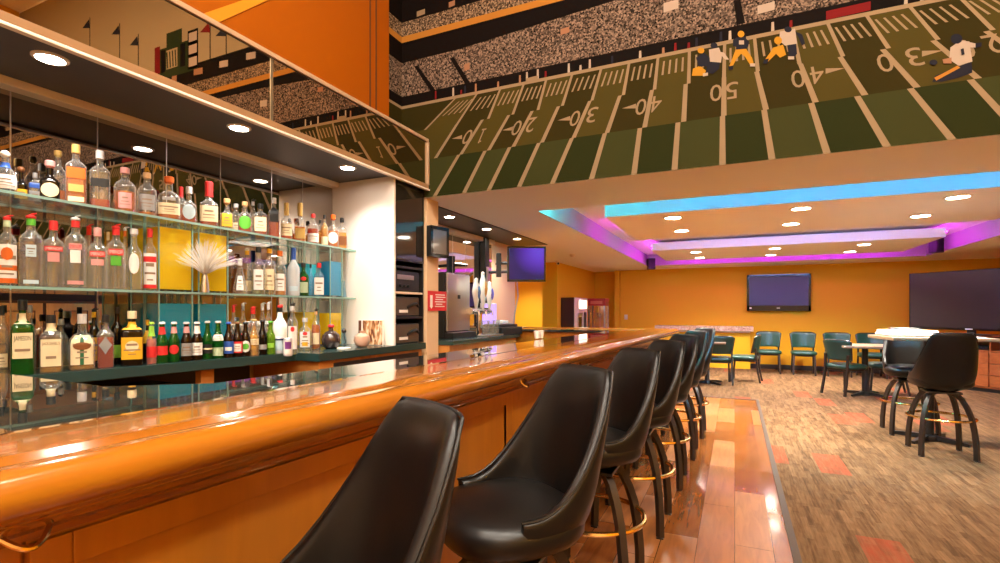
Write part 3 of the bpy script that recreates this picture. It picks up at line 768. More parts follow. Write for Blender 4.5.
# ------------------------------------------------------------------ televisions
def tv(label, loc, rotz, w, h, group=None, tilt=0, depth=.06, scr=None, bez=.018, foot=.035, name='television'):
    t = thing(name, label, 'television', loc, rotz, group)        # faces local -y, origin at the back centre
    b = MB(); b.box(-w/2, w/2, -depth, 0, -h/2, h/2, M['black'], .008); b.build('casing', t)
    b = MB(); b.box(-w/2+bez, w/2-bez, -depth-.002, -depth+.004, -h/2+foot, h/2-bez, scr or M['screen'], .0005); b.build('screen', t)
    b = MB(); f = M['gloss_black']
    b.box(-w/2, w/2, -depth-.006, -depth, h/2-bez, h/2, f, .002); b.box(-w/2, w/2, -depth-.006, -depth, -h/2, -h/2+foot, f, .002)
    b.box(-w/2, -w/2+bez, -depth-.006, -depth, -h/2, h/2, f, .002); b.box(w/2-bez, w/2, -depth-.006, -depth, -h/2, h/2, f, .002); b.build('bezel', t)
    return t
xl, _, dl = on_y(747, YBACK-.1); xr, _, dr = on_y(811, YBACK-.1)
zt, zb = z_at(275, dl), z_at(311, dl)
M['tvmain'] = mat('violet dark screen', (.055, .040, .105), .3, spec=.4)
t = tv('wide black television mounted on the amber back wall', ((xl+xr)/2, YBACK-.02, (zt+zb)/2), 0, xr-xl, zt-zb, None, 0, .08, M['tvmain'], .045, .12)
b = MB()
w_, h_ = xr-xl, zt-zb
b.box(-.03, .03, -.088, -.086, -h_/2+.055, -h_/2+.075, M['paper']); b.box(-w_/2+.05, -w_/2+.09, -.088, -.086, -h_/2+.05, -h_/2+.085, M['paper']); b.build('badge', t)
# large corner television on its media cabinet
p0 = Vector((2.88, 11.36, 0)); p1 = Vector((3.74, 10.43, 0)); dv = (p1-p0).normalized(); rz = math.atan2(dv.y, dv.x)
ctr = p0+dv*.90; nrm = Vector((dv.y, -dv.x, 0))
if nrm.y > 0: nrm = -nrm
t = tv('huge black television standing on the wooden cabinet in the right corner', (ctr.x, ctr.y, .90+.07+.49), rz, 1.80, .98, None, 0, .06, mat('wide matte screen', (.020, .016, .018), .25, spec=.9), .014, .04)
b = MB(); b.box(-.3, .3, -.16, .10, -.56, -.545, M['black'], .004); b.box(-.05, .05, -.03, .03, -.55, -.45, M['black'], .004); b.build('stand', t)
b = MB(); b.box(-.05, .05, -.068, -.066, -.478, -.462, M['paper']); b.build('badge', t)
c2 = p0+dv*.90
t = thing('media_cabinet', 'cherry wood media cabinet with three drawers under the huge television', 'cabinet', (c2.x-nrm.x*.22, c2.y-nrm.y*.22, 0), rz)
W = .72
b = MB(); ch = M['cherry']
b.box(-W, W, -.25, .25, .885, .9, ch, .004); b.box(-W, W, -.25, .25, .06, .085, ch); b.box(-W, W, .235, .25, .08, .89, ch)
for x in (-W, -.27, .25, W-.02): b.box(x, x+.02, -.25, .24, .08, .89, ch)
b.box(-W, W, -.25, .24, .64, .66, ch); b.build('cabinet_body', t)
b = MB(); b.box(-W+.02, W-.02, -.23, .22, 0, .06, M['black']); b.build('plinth', t)
for c0, c1 in ((-W+.02, -.27), (-.25, .25), (.27, W-.02)):
    for k in range(3):
        b = MB(); z = .09+k*.184; b.box(c0+.004, c1-.004, -.268, -.25, z, z+.176, ch, .004); o = b.build('drawer', t)
        b = MB(); cx = (c0+c1)/2; b.tube([(cx-.05, -.268, z+.1), (cx-.045, -.285, z+.1), (cx+.045, -.285, z+.1), (cx+.05, -.268, z+.1)], .005, M['chrome'], 6); b.build('handle', o)
def on_cab(lx, ly): return (t.location.x+math.cos(rz)*lx-math.sin(rz)*ly, t.location.y+math.sin(rz)*lx+math.cos(rz)*ly)
cab = t
for lx, lab in ((-.5, 'flat black media player in the open shelf of the cherry cabinet, near end'), (0, 'flat black media player in the middle open shelf of the cherry cabinet')):
    x, y = on_cab(lx, -.03)
    q = thing('media_player', lab, 'electronics', (x, y, .66), rz, 'players in the media cabinet')
    b = MB(); b.box(-.19, .19, -.13, .13, .008, .06, M['black'], .004); b.build('case', q)
    b = MB(); b.box(-.15, .15, -.132, -.13, .02, .045, M['screen']); b.build('display', q)
# ceiling speakers in the recess
def speaker(loc, rz, label):
    q = thing('wall_speaker', label, 'speaker', loc, rz, 'small black speakers by the ceiling recess')
    b = MB(); b.box(-.075, .075, -.07, .07, -.12, .12, M['black'], .012); b.build('cabinet', q)
    b = MB(); b.box(-.065, .065, -.076, -.068, -.11, .11, mat('speaker cloth', (.02, .02, .022), .8), .006); b.build('grille', q)
    b = MB(); b.tube([(0, .07, 0), (0, .11, .02), (0, .14, .05)], .012, M['black'], 6); b.build('bracket', q)
speaker((RX0+.12, RY1-.2, 2.30), R(25), 'small black speaker in the left far corner of the ceiling recess')
speaker((RX1-.14, RY1-1.0, 2.36), R(-55), 'small black speaker on the right side of the ceiling recess')
# ------------------------------------------------------------------ back bar: counter, shelves
ZCNT, ZS1, ZS2 = 1.02, 1.40, 1.79
def cfront(y): y = max(y, .6); return -2.74+(y-1.04)*.0986 if y < 2.46 else -2.41
def sfront(y): return -2.70-.05*(y-1.02)
cnt = thing('back_bar_counter', 'dark green back counter holding the lowest row of bottles', 'counter', (0, 0, 0))
b = MB(); b.prism([(XB+.012, -2.9), (cfront(-2.9), -2.9), (cfront(.6), .6), (cfront(2.455), 2.455), (-2.41, 2.46), (-2.41, 3.70), (XB+.012, 3.70)], ZCNT-.052, ZCNT, M['counter'], .003); b.build('countertop', cnt)
b = MB(); b.box(XB+.012, XB+.03, -2.9, 2.46, .06, ZCNT-.053, mat('dark recess', (.02, .016, .014), .6)); b.build('back_board', cnt)  # near-black colour paints the shade under the counter
for px in (225,):
    y = 1.92; b = MB(); x = cfront(y)-.06; b.box(x-.05, x, y-.04, y+.04, 0, ZCNT-.053, M['oak'], .003); b.build('post', cnt)
b = MB(); b.box(-2.84, -2.79, -.2, -.12, 0, ZCNT-.053, M['oak'], .003); b.build('post', cnt)
b = MB(); b.box(XB+.03, -2.44, 2.49, 3.68, .06, ZCNT-.053, M['oak'], .003); o = b.build('cabinet_body', cnt)
b = MB(); b.box(-2.44, -2.432, 2.62, 3.62, .84, ZCNT-.075, M['black'], .002); b.build('dark_slot', o)
b = MB(); b.box(-2.44, -2.425, 2.62, 3.1, .12, .8, M['oak'], .003); b.box(-2.44, -2.425, 3.12, 3.62, .12, .8, M['oak'], .003); b.build('door', cnt)
# low coolers below
for y0, lab in ((.1, 'dark bottle cooler below the back counter nearer the camera'), (1.0, 'dark bottle cooler below the back counter left of the wooden post')):
    q = thing('bottle_cooler', lab, 'cooler', (-2.93, y0+.4, 0), 0, 'coolers below the back counter')
    b = MB(); b.box(-.10, .10, -.4, .4, .02, .9, M['black'], .006); b.build('case', q)
    b = MB(); b.box(.10, .115, -.38, .38, .1, .85, M['screen'], .003); o = b.build('door', q)
    b = MB(); b.tube([(.115, .3, .3), (.14, .3, .32), (.14, .3, .6), (.115, .3, .62)], .007, M['steel'], 6); b.build('handle', o)

M['shelf'] = thin_glass('shelf glass', (.93, .98, .95), .06, (.80, .90, .82), .02)
M['edge'] = thin_glass('shelf glass edge', (.35, .62, .52), .55, (.42, .68, .60), .05)
def glass_shelf(z, label):
    t = thing('glass_shelf', label, 'shelf', (0, 0, z-.012))
    b = MB(); ya, yb = -2.0, 3.28
    P = [(XB+.012, ya), (sfront(ya), ya), (sfront(yb), yb), (XB+.012, yb)]
    lo = [b.v((x, y, 0)) for x, y in P]; hi = [b.v((x, y, .012)) for x, y in P]
    b.face(lo[::-1], M['shelf']); b.face(hi, M['shelf'])
    for i in range(4): b.face([lo[i], lo[(i+1) % 4], hi[(i+1) % 4], hi[i]], M['edge'])
    b.build('glass_sheet', t)
    b = MB()
    for y in (-.8, .6, 2.33, 3.2): b.box(XB+.006, XB+.05, y-.008, y+.008, -.012, -.001, M['chrome'], .002)
    b.build('bracket', t)
glass_shelf(ZS2, 'upper green-edged glass shelf carrying the whiskey and tequila bottles')
glass_shelf(ZS1, 'lower green-edged glass shelf carrying the clear spirit bottles')

# ------------------------------------------------------------------ bottles
GL = {'clear': thin_glass('clear bottle glass', (.97, .975, .965), .05, (.95, .95, .92), .03, 1.6, 1.4, .6),
      'frost': thin_glass('frosted bottle glass', (.80, .85, .88), .5, (.82, .86, .90), .2),
      'green': thin_glass('green bottle glass', (.05, .36, .06), .18, (.02, .28, .04), .04),
      'lime': thin_glass('lime bottle glass', (.35, .62, .04), .22, (.35, .60, .05), .04),
      'brown': thin_glass('brown bottle glass', (.13, .045, .012), .25, (.05, .018, .006), .04),
      'dark': thin_glass('dark bottle glass', (.045, .03, .02), .35, (.018, .012, .008), .04),
      'blue': thin_glass('pale blue bottle glass', (.55, .82, .95), .12, (.45, .75, .92), .04),
      'white': mat('white bottle plastic', (.86, .85, .82), .25), 'can': mat('silver can', (.7, .7, .75), .3, metal=.6)}
LQ = {'amber': thin_glass('amber spirit', (.90, .36, .035), .30, (.80, .26, .02), .1, 1.1), 'gold': thin_glass('golden spirit', (.95, .62, .10), .28, (.85, .50, .06), .1, 1.1),
      'red': thin_glass('ruby spirit', (.75, .13, .03), .32, (.62, .09, .02), .1, 1.1), 'pink': thin_glass('coral drink', (.95, .32, .25), .45, (.90, .28, .20), .1, 1.1),
      'pale': thin_glass('pale spirit', (.96, .90, .62), .10, (.9, .8, .5), .1, 1.1), 'water': thin_glass('clear spirit', (.97, .98, .96), .03, (.9, .9, .85), .1, 1.1),
      'orange': thin_glass('orange spirit', (.98, .52, .15), .35, (.95, .45, .1), .1, 1.1)}
CC = {'black': (.015, .015, .015), 'gold': (.55, .36, .10), 'red': (.68, .03, .03), 'green': (.10, .42, .04), 'white': (.82, .80, .76), 'blue': (.03, .10, .42), 'cork': (.60, .36, .16), 'pink': (.66, .30, .28), 'silver': (.6, .6, .6),
      'orange': (.62, .12, .012), 'yellow': (.74, .40, .02), 'cream': (.78, .66, .42), 'brown': (.20, .07, .02), 'grey': (.30, .29, .28), 'palegreen': (.46, .56, .36), 'navy': (.02, .03, .12), 'lightblue': (.50, .66, .74), 'darkgreen': (.02, .12, .05), 'lime': (.28, .60, .06), 'purple': (.2, .05, .25)}
def cm(k): return mat('label and cap '+k, tuple(v*.78 for v in CC[k]), .45, spec=.3)
PROF = {   # (r, z) as fractions of radius and height; the neck ends where the cap begins
 'round': [(.90, 0), (1, .02), (1, .54), (.96, .60), (.78, .66), (.48, .71), (.36, .75), (.33, .80), (.33, .87), (.37, .875), (.37, .90)],
 'vodka': [(.92, 0), (1, .02), (1, .60), (.97, .645), (.82, .69), (.48, .735), (.38, .76), (.36, .82), (.36, .88)],
 'square': [(.95, 0), (1, .015), (1, .60), (.96, .64), (.70, .69), (.42, .73), (.34, .77), (.33, .88)],
 'squat': [(.92, 0), (1, .02), (1, .44), (.94, .50), (.62, .56), (.40, .60), (.36, .66), (.34, .84)],
 'globe': [(.70, 0), (.86, .03), (1, .16), (1, .34), (.88, .48), (.62, .57), (.40, .62), (.34, .68), (.33, .84)],
 'flask': [(.90, 0), (1, .03), (1, .46), (.92, .55), (.66, .62), (.36, .66), (.33, .72), (.33, .85)],
 'beer': [(.92, 0), (1, .02), (1, .50), (.94, .56), (.70, .64), (.52, .72), (.43, .80), (.40, .93), (.44, .935), (.44, .955)],
 'tall': [(.90, 0), (1, .02), (1, .52), (.92, .60), (.60, .68), (.38, .74), (.32, .84), (.32, .90)],
 'decanter': [(.95, 0), (1, .02), (.92, .20), (.55, .52), (.36, .66), (.32, .74), (.30, .84)],
 'can': [(.86, 0), (1, .04), (1, .92), (.84, .97), (.80, 1.0)]}
EXPO = {'square': 7, 'squat': 5, 'flask': 3.2}
def rad_at(pf, z):
    for (r0, z0), (r1, z1) in zip(pf[:-1], pf[1:]):
        if z0 <= z <= z1: return r0+(r1-r0)*(z-z0)/max(1e-6, z1-z0)
    return pf[-1][0]
def bottle(px, xw, base, top, wpx, shape, glass, liquid, cap, lab, label, text=None, group='', name='liquor_bottle', cat='bottle', turn=0.0, dia=None, cap2=None):
    """px: photo column; xw: distance of its axis from the wall plane; base: shelf level; top: photo row of its top"""
    X, Y, d = on_x(px, xw); H = z_at(top, d)-base
    tt = (px-500)/F; rad = wpx*d/F/2/math.sqrt(1+tt*tt)
    face = math.atan2(-Y, -X)+turn
    t = thing(name, label, cat, (X, Y, base+.0005), face, group)
    pf = PROF[shape]; n = EXPO.get(shape, 2); seg = 28 if n > 2 else 20
    def ex(z): return n if (n > 2 and rad_at(pf, z) > .66) else 2
    sqr = .86 if n > 4 else 1.0
    prof = [(r*rad*sqr, z*H) for r, z in pf]
    b = MB(); b.lathe(prof, GL[glass], seg, expo=[ex(z) for r, z in pf], cap1=(shape == 'can')); body = b.build('glass_body', t, angle=50)
    if liquid:
        lk, lv = liquid; zz = [k/10*lv for k in range(11)]
        zz[0] = .012
        pr = [(max(.001, (rad_at(pf, z)*rad*sqr-.0025)), z*H) for z in zz]
        b = MB(); b.lathe(pr, LQ[lk], seg, expo=[ex(z) for z in zz]); b.build('liquid', t, angle=50)
    zt = pf[-1][1]*H; rn = pf[-1][0]*rad
    if cap:
        st, ck = cap
        c = cm(ck); b = MB()
        if st == 'cap': b.lathe([(rn*1.12, zt-.006), (rn*1.12, H-.003), (rn*1.0, H)], c, 16)
        elif st == 'ball': b.sphere((0, 0, (zt+H)/2), (H-zt)/2*1.15, c); 
        elif st == 'cork': b.lathe([(rn*.95, zt-.005), (rn*1.05, zt+.002), (rn*1.35, zt+.004), (rn*1.35, H-.003), (rn*1.15, H)], c, 16)
        elif st == 'wax': b.lathe([(rn*1.18, zt-.35*H*.5), (rn*1.14, zt-.02), (rn*1.2, H-.004), (rn*1.0, H)], c, 16)
        elif st == 'crown': b.lathe([(rn*1.18, zt-.002), (rn*1.22, zt+.004), (rn*1.05, H-.002), (rn*.9, H)], c, 16)
        elif st == 'pour':           # coloured collar under a bar pouring spout
            b.lathe([(rn*1.12, zt-.05*H), (rn*1.12, zt+.012), (rn*.9, zt+.014)], c, 14)
        b.build('cap', t)
        if st == 'pour':
            sc_ = cm(cap2 or 'black'); b = MB()
            b.lathe([(rn*1.0, zt+.012), (rn*1.25, zt+.018), (rn*1.15, zt+.026), (rn*.5, zt+.03)], sc_, 12)
            b.tube([(0, 0, zt+.028), (.002, .004, zt+.5*(H-zt)+.014), (.010, .018, H-.002)], [.0055, .0042, .003], sc_, 7)
            b.build('pour_spout', t)
    for li, L_ in enumerate(lab or []):
        z0, z1, half, ck = L_[:4]; kind = L_[4] if len(L_) > 4 else 'rect'
        b = MB(); m = cm(ck); NS, NV = 14, 6
        off = .0012+.0007*li
        def P(u, v):
            z = z0+(z1-z0)*v
            if kind == 'oval' or kind == 'diamond': pass
            a = R(half)*u; nn = ex(z); q = (rad_at(pf, z)*rad*sqr)*sq(a, nn)+off
            return (q*math.cos(a), q*math.sin(a), z*H)
        if kind == 'rect':
            b.grid([[P(-1+2*i/NS, j/NV) for i in range(NS+1)] for j in range(NV+1)], m)
        else:
            rows = []
            for j in range(NV*2+1):
                v = j/(NV*2); w = math.sqrt(max(0, 1-(2*v-1)**2)) if kind == 'oval' else 1-abs(2*v-1)
                rows.append([P((-1+2*i/NS)*max(.02, w), v) for i in range(NS+1)])
            b.grid(rows, m)
        if kind == 'rect' and ck in ('cream', 'white', 'grey', 'yellow', 'pink', 'lightblue') and wpx > 11 and half < 80 and z1-z0 > .14 and not (text and text[1] != li):
            k0 = 3 if not text else 1; off += .0008
            for q_ in range(k0):
                v0 = (.62, .40, .22)[q_] if k0 == 3 else .28; wd = (.55, .78, .42)[(q_+int(px)) % 3]; hv = (.10, .06, .04)[q_]
                b.grid([[P(-wd+2*wd*i/6, v0+hv*j) for i in range(7)] for j in range(2)], mat('faded print', (.20, .13, .08), .6))
            off -= .0008
        if text and li == text[1]:
            tx, _, tv0, tv1, tc = text; off += .0008
            lay_text(b, tx, lambda a, c: P(-.86+1.72*a, tv0+(tv1-tv0)*c), cm(tc))
        b.build('paper_label', t, angle=60, weld=False)
    return t

GA, GB, GC, GD = 'bottles on the upper glass shelf', 'bottles on the lower glass shelf', 'spirit bottles on the back counter', 'beer and cooler bottles on the back counter'
f2 = -2.80; r2 = -2.94
U = [  # upper shelf
 (5, -2.80, 151, 26, 'globe', 'clear', ('water', .4), ('ball', 'white'), [(.10, .42, 62, 'white'), (.60, .72, 180, 'blue')], 'round clear tequila bottle with white ball stopper and blue neck band on upper shelf'),
 (21, -2.93, 167, 15, 'squat', 'dark', None, ('ball', 'brown'), [(.06, .34, 55, 'yellow')], 'squat dark bottle with yellow label behind the round white-stopper bottle'),
 (35, -2.95, 173, 14, 'square', 'clear', ('water', .5), ('cap', 'grey'), [(.5, .66, 60, 'blue'), (.08, .4, 55, 'grey')], 'grey-labelled square bottle with a small blue patch on the upper shelf'),
 (50, -2.79, 161, 24, 'squat', 'dark', None, ('cork', 'pink'), [(.06, .42, 44, 'cream', 'oval')], 'dark brown squat bottle with a big cream oval label on the upper shelf'),
 (58, -2.95, 151, 19, 'tall', 'clear', ('amber', .3), ('cork', 'gold'), None, 'tall clear bottle with gold cork behind the cream-oval bottle'),
 (76, -2.80, 145, 25, 'square', 'clear', ('amber', .52), ('cap', 'gold'), [(.42, .60, 42, 'orange'), (.04, .12, 36, 'cream'), (.2, .32, 34, 'gold')], 'tall square whisky bottle with slanted red-orange label and gold cap'),
 (100, -2.80, 151, 24, 'square', 'clear', ('red', .15), ('cap', 'silver'), [(.36, .50, 42, 'black')], 'tall square bottle with black label and little red whisky left'),
 (125, -2.80, 168, 23, 'round', 'clear', ('amber', .46), ('cap', 'pink'), [(.08, .42, 34, 'pink')], 'round-shouldered whisky bottle with pale pink label and pink cap'),
 (147, -2.80, 173, 20, 'round', 'clear', ('amber', .08), ('cap', 'cork'), [(.12, .48, 50, 'grey')], 'grey-labelled round bottle, almost empty, with tan cap on upper shelf'),
 (169, -2.80, 177, 23, 'flask', 'clear', ('amber', .28), ('cork', 'orange'), [(.10, .36, 56, 'cream'), (.42, .5, 30, 'grey')], 'wide flask bottle with cream label and orange stopper on the upper shelf'),
 (181, -2.94, 187, 12, 'tall', 'clear', ('red', .45), ('wax', 'red'), None, 'red-capped bottle half hidden behind the blue-grey round-label bottle'),
 (189, -2.80, 187, 17, 'squat', 'clear', ('red', .30), ('cap', 'silver'), [(.08, .50, 44, 'lightblue', 'oval')], 'squat bottle with round blue-grey label and red whisky on upper shelf'),
 (209, -2.81, 182, 21, 'squat', 'clear', ('red', .14), ('wax', 'red'), [(.09, .44, 60, 'cream')], 'squat bourbon bottle with dripping red wax neck and cream label'),
 (227, -2.81, 199, 15, 'squat', 'clear', ('pale', .3), ('cork', 'cork'), [(.08, .5, 40, 'yellow')], 'small bottle with yellow label and tan cork on the upper shelf'),
 (236, -2.94, 204, 12, 'round', 'clear', ('amber', .16), ('cap', 'silver'), [(.1, .36, 45, 'cream')], 'cream-labelled bottle behind the yellow label and green oval bottles'),
 (245, -2.81, 202, 14, 'flask', 'clear', ('red', .42), ('cork', 'cork'), [(.08, .52, 48, 'green', 'oval')], 'small flask with bright green oval label on the upper shelf'),
 (253, -2.95, 200, 9, 'tall', 'clear', ('water', .3), ('pour', 'silver'), None, 'narrow clear bottle with steel pourer behind the green oval flask'),
 (260.5, -2.82, 204, 15, 'square', 'clear', ('red', .22), ('cap', 'black'), [(.10, .55, 44, 'cream')], 'square bottle with cream label and black cap right of the green oval flask'),
 (274, -2.84, 198, 13, 'square', 'clear', ('red', .42), ('cap', 'silver'), [(.38, .75, 38, 'black')], 'slim bottle with tall black label over red whisky on upper shelf'),
 (286.5, -2.85, 203, 13, 'squat', 'clear', ('red', .12), ('wax', 'gold'), [(.10, .42, 58, 'cream')], 'squat bottle with long gold neck and cream label on upper shelf'),
 (300, -2.86, 203, 13, 'squat', 'clear', ('amber', .38), ('wax', 'gold'), [(.08, .34, 45, 'gold')], 'amber cognac bottle with long gold foil neck on upper shelf'),
 (313, -2.86, 214, 12, 'tall', 'clear', ('red', .5), ('cap', 'red'), [(.06, .34, 62, 'white')], 'bottle with red cap and wide white label near the white end panel'),
 (320, -2.95, 220, 7, 'tall', 'clear', ('gold', .6), ('cap', 'black'), None, 'thin golden bottle with black cap, shorter of two near the end panel'),
 (324.5, -2.88, 215, 8, 'tall', 'clear', ('gold', .75), ('cap', 'black'), [(.05, .3, 50, 'cream')], 'thin golden bottle with black cap, taller of two near the end panel'),
 (333, -2.87, 215, 12, 'flask', 'clear', ('amber', .5), ('cork', 'orange'), [(.10, .46, 44, 'white', 'oval')], 'round flask with white oval label and orange stopper near the end panel'),
 (342, -2.88, 218, 11, 'square', 'clear', ('gold', .52), ('cap', 'black'), [(.12, .40, 50, 'brown')], 'last bottle on the upper shelf, golden with brown label and black cap')]
for r in U:
    px, xw, top, w, shp, gl, lq, cp, lb, ds = r[:10]; bottle(px, xw, ZS2, top, w, shp, gl, lq, cp, lb, ds, r[10] if len(r) > 10 else None, GA)
SM = lambda: ('SMIRNOFF', 0, .2, .8, 'white')
S = [  # lower shelf
 (7, -2.79, 215, 20, 'vodka', 'clear', ('water', .5), ('pour', 'palegreen'), [(.04, .58, 75, 'white'), (.22, .29, 76, 'orange'), (.04, .11, 76, 'orange'), (.36, .54, 34, 'orange', 'oval')], 'vodka bottle with orange fruit label and pale green collar', None, 'red'),
 (31, -2.79, 213, 25, 'vodka', 'clear', ('water', .45), ('pour', 'green'), [(.40, .56, 24, 'lightblue'), (.04, .09, 36, 'lightblue')], 'clear vodka bottle with bright green collar and red pourer', None, 'red'),
 (53.5, -2.79, 221, 23, 'vodka', 'clear', ('water', .4), ('cap', 'red'), [(.54, .61, 52, 'red'), (.38, .52, 30, 'pink')], 'clear vodka bottle with plain red cap and pink-red label', SM()),
 (75.5, -2.79, 215, 23, 'vodka', 'clear', ('water', .4), ('pour', 'red'), [(.52, .60, 34, 'pink'), (.34, .51, 26, 'white'), (.05, .10, 42, 'pink')], 'clear vodka bottle with orange-red collar and silver pourer', ('SMIRNOFF', 0, .2, .8, 'red'), 'silver'),
 (89, -2.94, 224, 13, 'vodka', 'clear', ('water', .4), ('pour', 'red'), None, 'red-collared bottle standing behind two clear vodka bottles', None, 'red'),
 (97.5, -2.79, 228, 21, 'vodka', 'clear', ('water', .4), ('cap', 'pink'), [(.52, .61, 46, 'red'), (.38, .48, 36, 'pink')], 'clear vodka bottle with dusky pink cap and red banner', SM()),
 (108, -2.95, 232, 8, 'vodka', 'clear', ('water', .4), ('cap', 'cream'), None, 'clear bottle with cream cap behind the row of vodka bottles'),
 (116, -2.80, 224, 20, 'vodka', 'clear', ('water', .4), ('pour', 'red'), [(.52, .61, 46, 'red'), (.36, .50, 30, 'green')], 'clear vodka bottle with green patch, dark red collar and red pourer', SM(), 'red'),
 (125, -2.95, 227, 9, 'tall', 'clear', ('water', .4), ('pour', 'orange'), None, 'clear bottle with orange collar and steel pourer behind the vodka row', None, 'silver'),
 (134, -2.80, 229, 17, 'round', 'clear', ('water', .4), ('cork', 'silver'), [(.26, .60, 36, 'white', 'oval')], 'clear round-shouldered bottle with cloudy white label beside the yellow vases'),
 (150, -2.80, 229, 14, 'vodka', 'clear', ('water', .4), ('cap', 'red'), [(.04, .6, 60, 'white'), (.46, .55, 61, 'red'), (.04, .1, 61, 'red')], 'white-labelled bottle with two red stripes in front of the yellow vases'),
 (240, -2.83, 258, 15, 'decanter', 'clear', ('water', .5), ('pour', 'silver'), [(.1, .5, 30, 'white')], 'small cone-shaped clear bottle just right of the yellow vases', None, 'silver'),
 (247, -2.95, 248, 11, 'round', 'clear', ('water', .4), ('pour', 'yellow'), [(.08, .3, 45, 'cream')], 'clear bottle with yellow collar behind the cone-shaped bottle', None, 'silver'),
 (258.5, -2.84, 247, 14, 'round', 'clear', ('pale', .4), ('cap', 'black'), [(.10, .52, 42, 'white')], 'clear bottle with black cap and white label right of the cone bottle'),
 (269.5, -2.845, 246, 13, 'round', 'clear', ('pale', .5), ('pour', 'yellow'), [(.10, .52, 42, 'cream')], 'pale gold bottle with yellow collar in the middle of the lower shelf', None, 'black'),
 (280, -2.85, 251, 13, 'round', 'clear', ('orange', .42), ('cap', 'orange'), [(.10, .48, 42, 'white')], 'orange spirit bottle with orange cap and white label'),
 (293.5, -2.86, 248, 13, 'tall', 'frost', None, ('wax', 'blue'), [(.1, .2, 40, 'lightblue')], 'frosted vodka bottle with long blue neck on the lower shelf'),
 (303.5, -2.86, 263, 11, 'round', 'green', None, ('cap', 'black'), [(.10, .42, 50, 'palegreen'), (.46, .58, 30, 'red', 'oval')], 'green gin bottle with a red badge on the lower shelf'),
 (310.5, -2.885, 264, 6, 'tall', 'blue', None, ('cap', 'black'), None, 'pale blue bottle with black cap behind the white-labelled gin'),
 (319, -2.87, 263, 12, 'square', 'blue', None, ('cap', 'red'), [(.06, .56, 44, 'white')], 'pale blue gin bottle with white label and red cap before the blue vase'),
 (340, -2.93, 263, 7, 'tall', 'clear', ('water', .4), ('cap', 'red'), [(.1, .4, 45, 'grey')], 'small bottle with dark red cap at the far end of the lower shelf')]
for r in S:
    px, xw, top, w, shp, gl, lq, cp, lb, ds = r[:10]
    bottle(px, xw, ZS1, top, w, shp, gl, lq, cp, lb, ds, r[10] if len(r) > 10 else None, GB, cap2=r[11] if len(r) > 11 else None)
def crow(px, back=0):      # depth of the counter rows at a photo column
    y = on_x(px, -2.75)[1]; return cfront(y)-.075-back
C = [  # counter, spirits
 (22.5, 0, 300, 27, 'square', 'green', None, ('cap', 'black'), [(.22, .56, 42, 'cream'), (.68, .82, 50, 'cream')], 'large green whiskey bottle with cream label at the near end of the counter', ('JAMESON', 0, .64, .88, 'black')),
 (2, .10, 306, 14, 'square', 'clear', ('pale', .2), ('cap', 'black'), [(.1, .3, 45, 'cream')], 'clear bottle behind and left of the large green whiskey bottle'),
 (30, .14, 305, 13, 'round', 'clear', ('pale', .3), ('cap', 'grey'), None, 'clear bottle directly behind the large green whiskey bottle'),
 (51, 0, 315, 27, 'square', 'clear', ('gold', .12), ('cap', 'black'), [(.11, .58, 42, 'cream'), (.72, .86, 90, 'cream')], 'square bottle with big cream label and black cap beside the green bottle', ('JACK DANIEL\'S', 0, .76, .90, 'brown')),
 (61, .14, 319, 15, 'round', 'clear', ('pale', .3), ('cap', 'grey'), None, 'clear bottle behind the square cream-labelled bottle'),
 (82, 0, 314, 27, 'flask', 'clear', ('gold', .14), ('cap', 'silver'), [(.10, .62, 46, 'cream'), (.10, .64, 8, 'darkgreen'), (.36, .50, 34, 'brown', 'oval')], 'round flask with cream label, green stripe and dark oval'),
 (94, .13, 309, 13, 'tall', 'dark', None, ('pour', 'yellow'), [(.1, .5, 50, 'yellow')], 'dark bottle with yellow collar behind the green-striped flask'),
 (105.5, 0, 315, 20, 'square', 'clear', ('red', .58), ('cap', 'black'), [(.26, .60, 38, 'grey', 'diamond')], 'dark whiskey bottle with a grey diamond label'),
 (117, .12, 307, 14, 'round', 'dark', None, ('cap', 'black'), [(.12, .34, 50, 'lime')], 'tall dark bottle behind the grey-diamond whiskey bottle'),
 (132, 0, 311, 26, 'square', 'dark', None, ('cap', 'cream'), [(.12, .52, 46, 'yellow'), (.26, .46, 30, 'cream', 'oval'), (.66, .8, 60, 'yellow')], 'dark square rum bottle with bright yellow label and pale cap'),
 (147.5, .10, 320, 11, 'tall', 'dark', None, ('cap', 'yellow'), [(.45, .75, 60, 'yellow')], 'small dark bottle with yellow neck behind the coral cooler bottle'),
 (253, .10, 307, 12, 'round', 'clear', ('pale', .45), ('pour', 'red'), [(.1, .4, 40, 'white')], 'clear bottle with red pourer behind the beer bottles', None, 'red'),
 (243, .14, 303, 9, 'tall', 'clear', ('water', .4), ('pour', 'grey'), [(.1, .4, 45, 'red')], 'clear bottle with red label and steel pourer behind the beers', None, 'silver'),
 (233.5, .14, 305, 9, 'tall', 'clear', ('red', .4), ('pour', 'red'), None, 'red-collared bottle behind the blue-labelled beer', None, 'red'),
 (262.5, .14, 303, 9, 'tall', 'clear', ('water', .4), ('pour', 'silver'), None, 'left of two clear bottles with tall steel pourers behind the beers', None, 'silver'),
 (268.5, .07, 302, 8, 'round', 'clear', ('water', .4), ('pour', 'silver'), None, 'right of two clear bottles with tall steel pourers behind the beers', None, 'silver'),
 (280, .06, 305, 15, 'tall', 'white', None, ('pour', 'black'), [(.1, .3, 40, 'lightblue')], 'opaque white bottle with red pourer on the counter', None, 'red'),
 (292.5, .06, 303, 11, 'round', 'clear', ('water', .5), ('pour', 'silver'), [(.1, .55, 48, 'white'), (.44, .54, 20, 'red', 'oval')], 'clear rum bottle with white label, red dot and black pourer', None, 'black')]
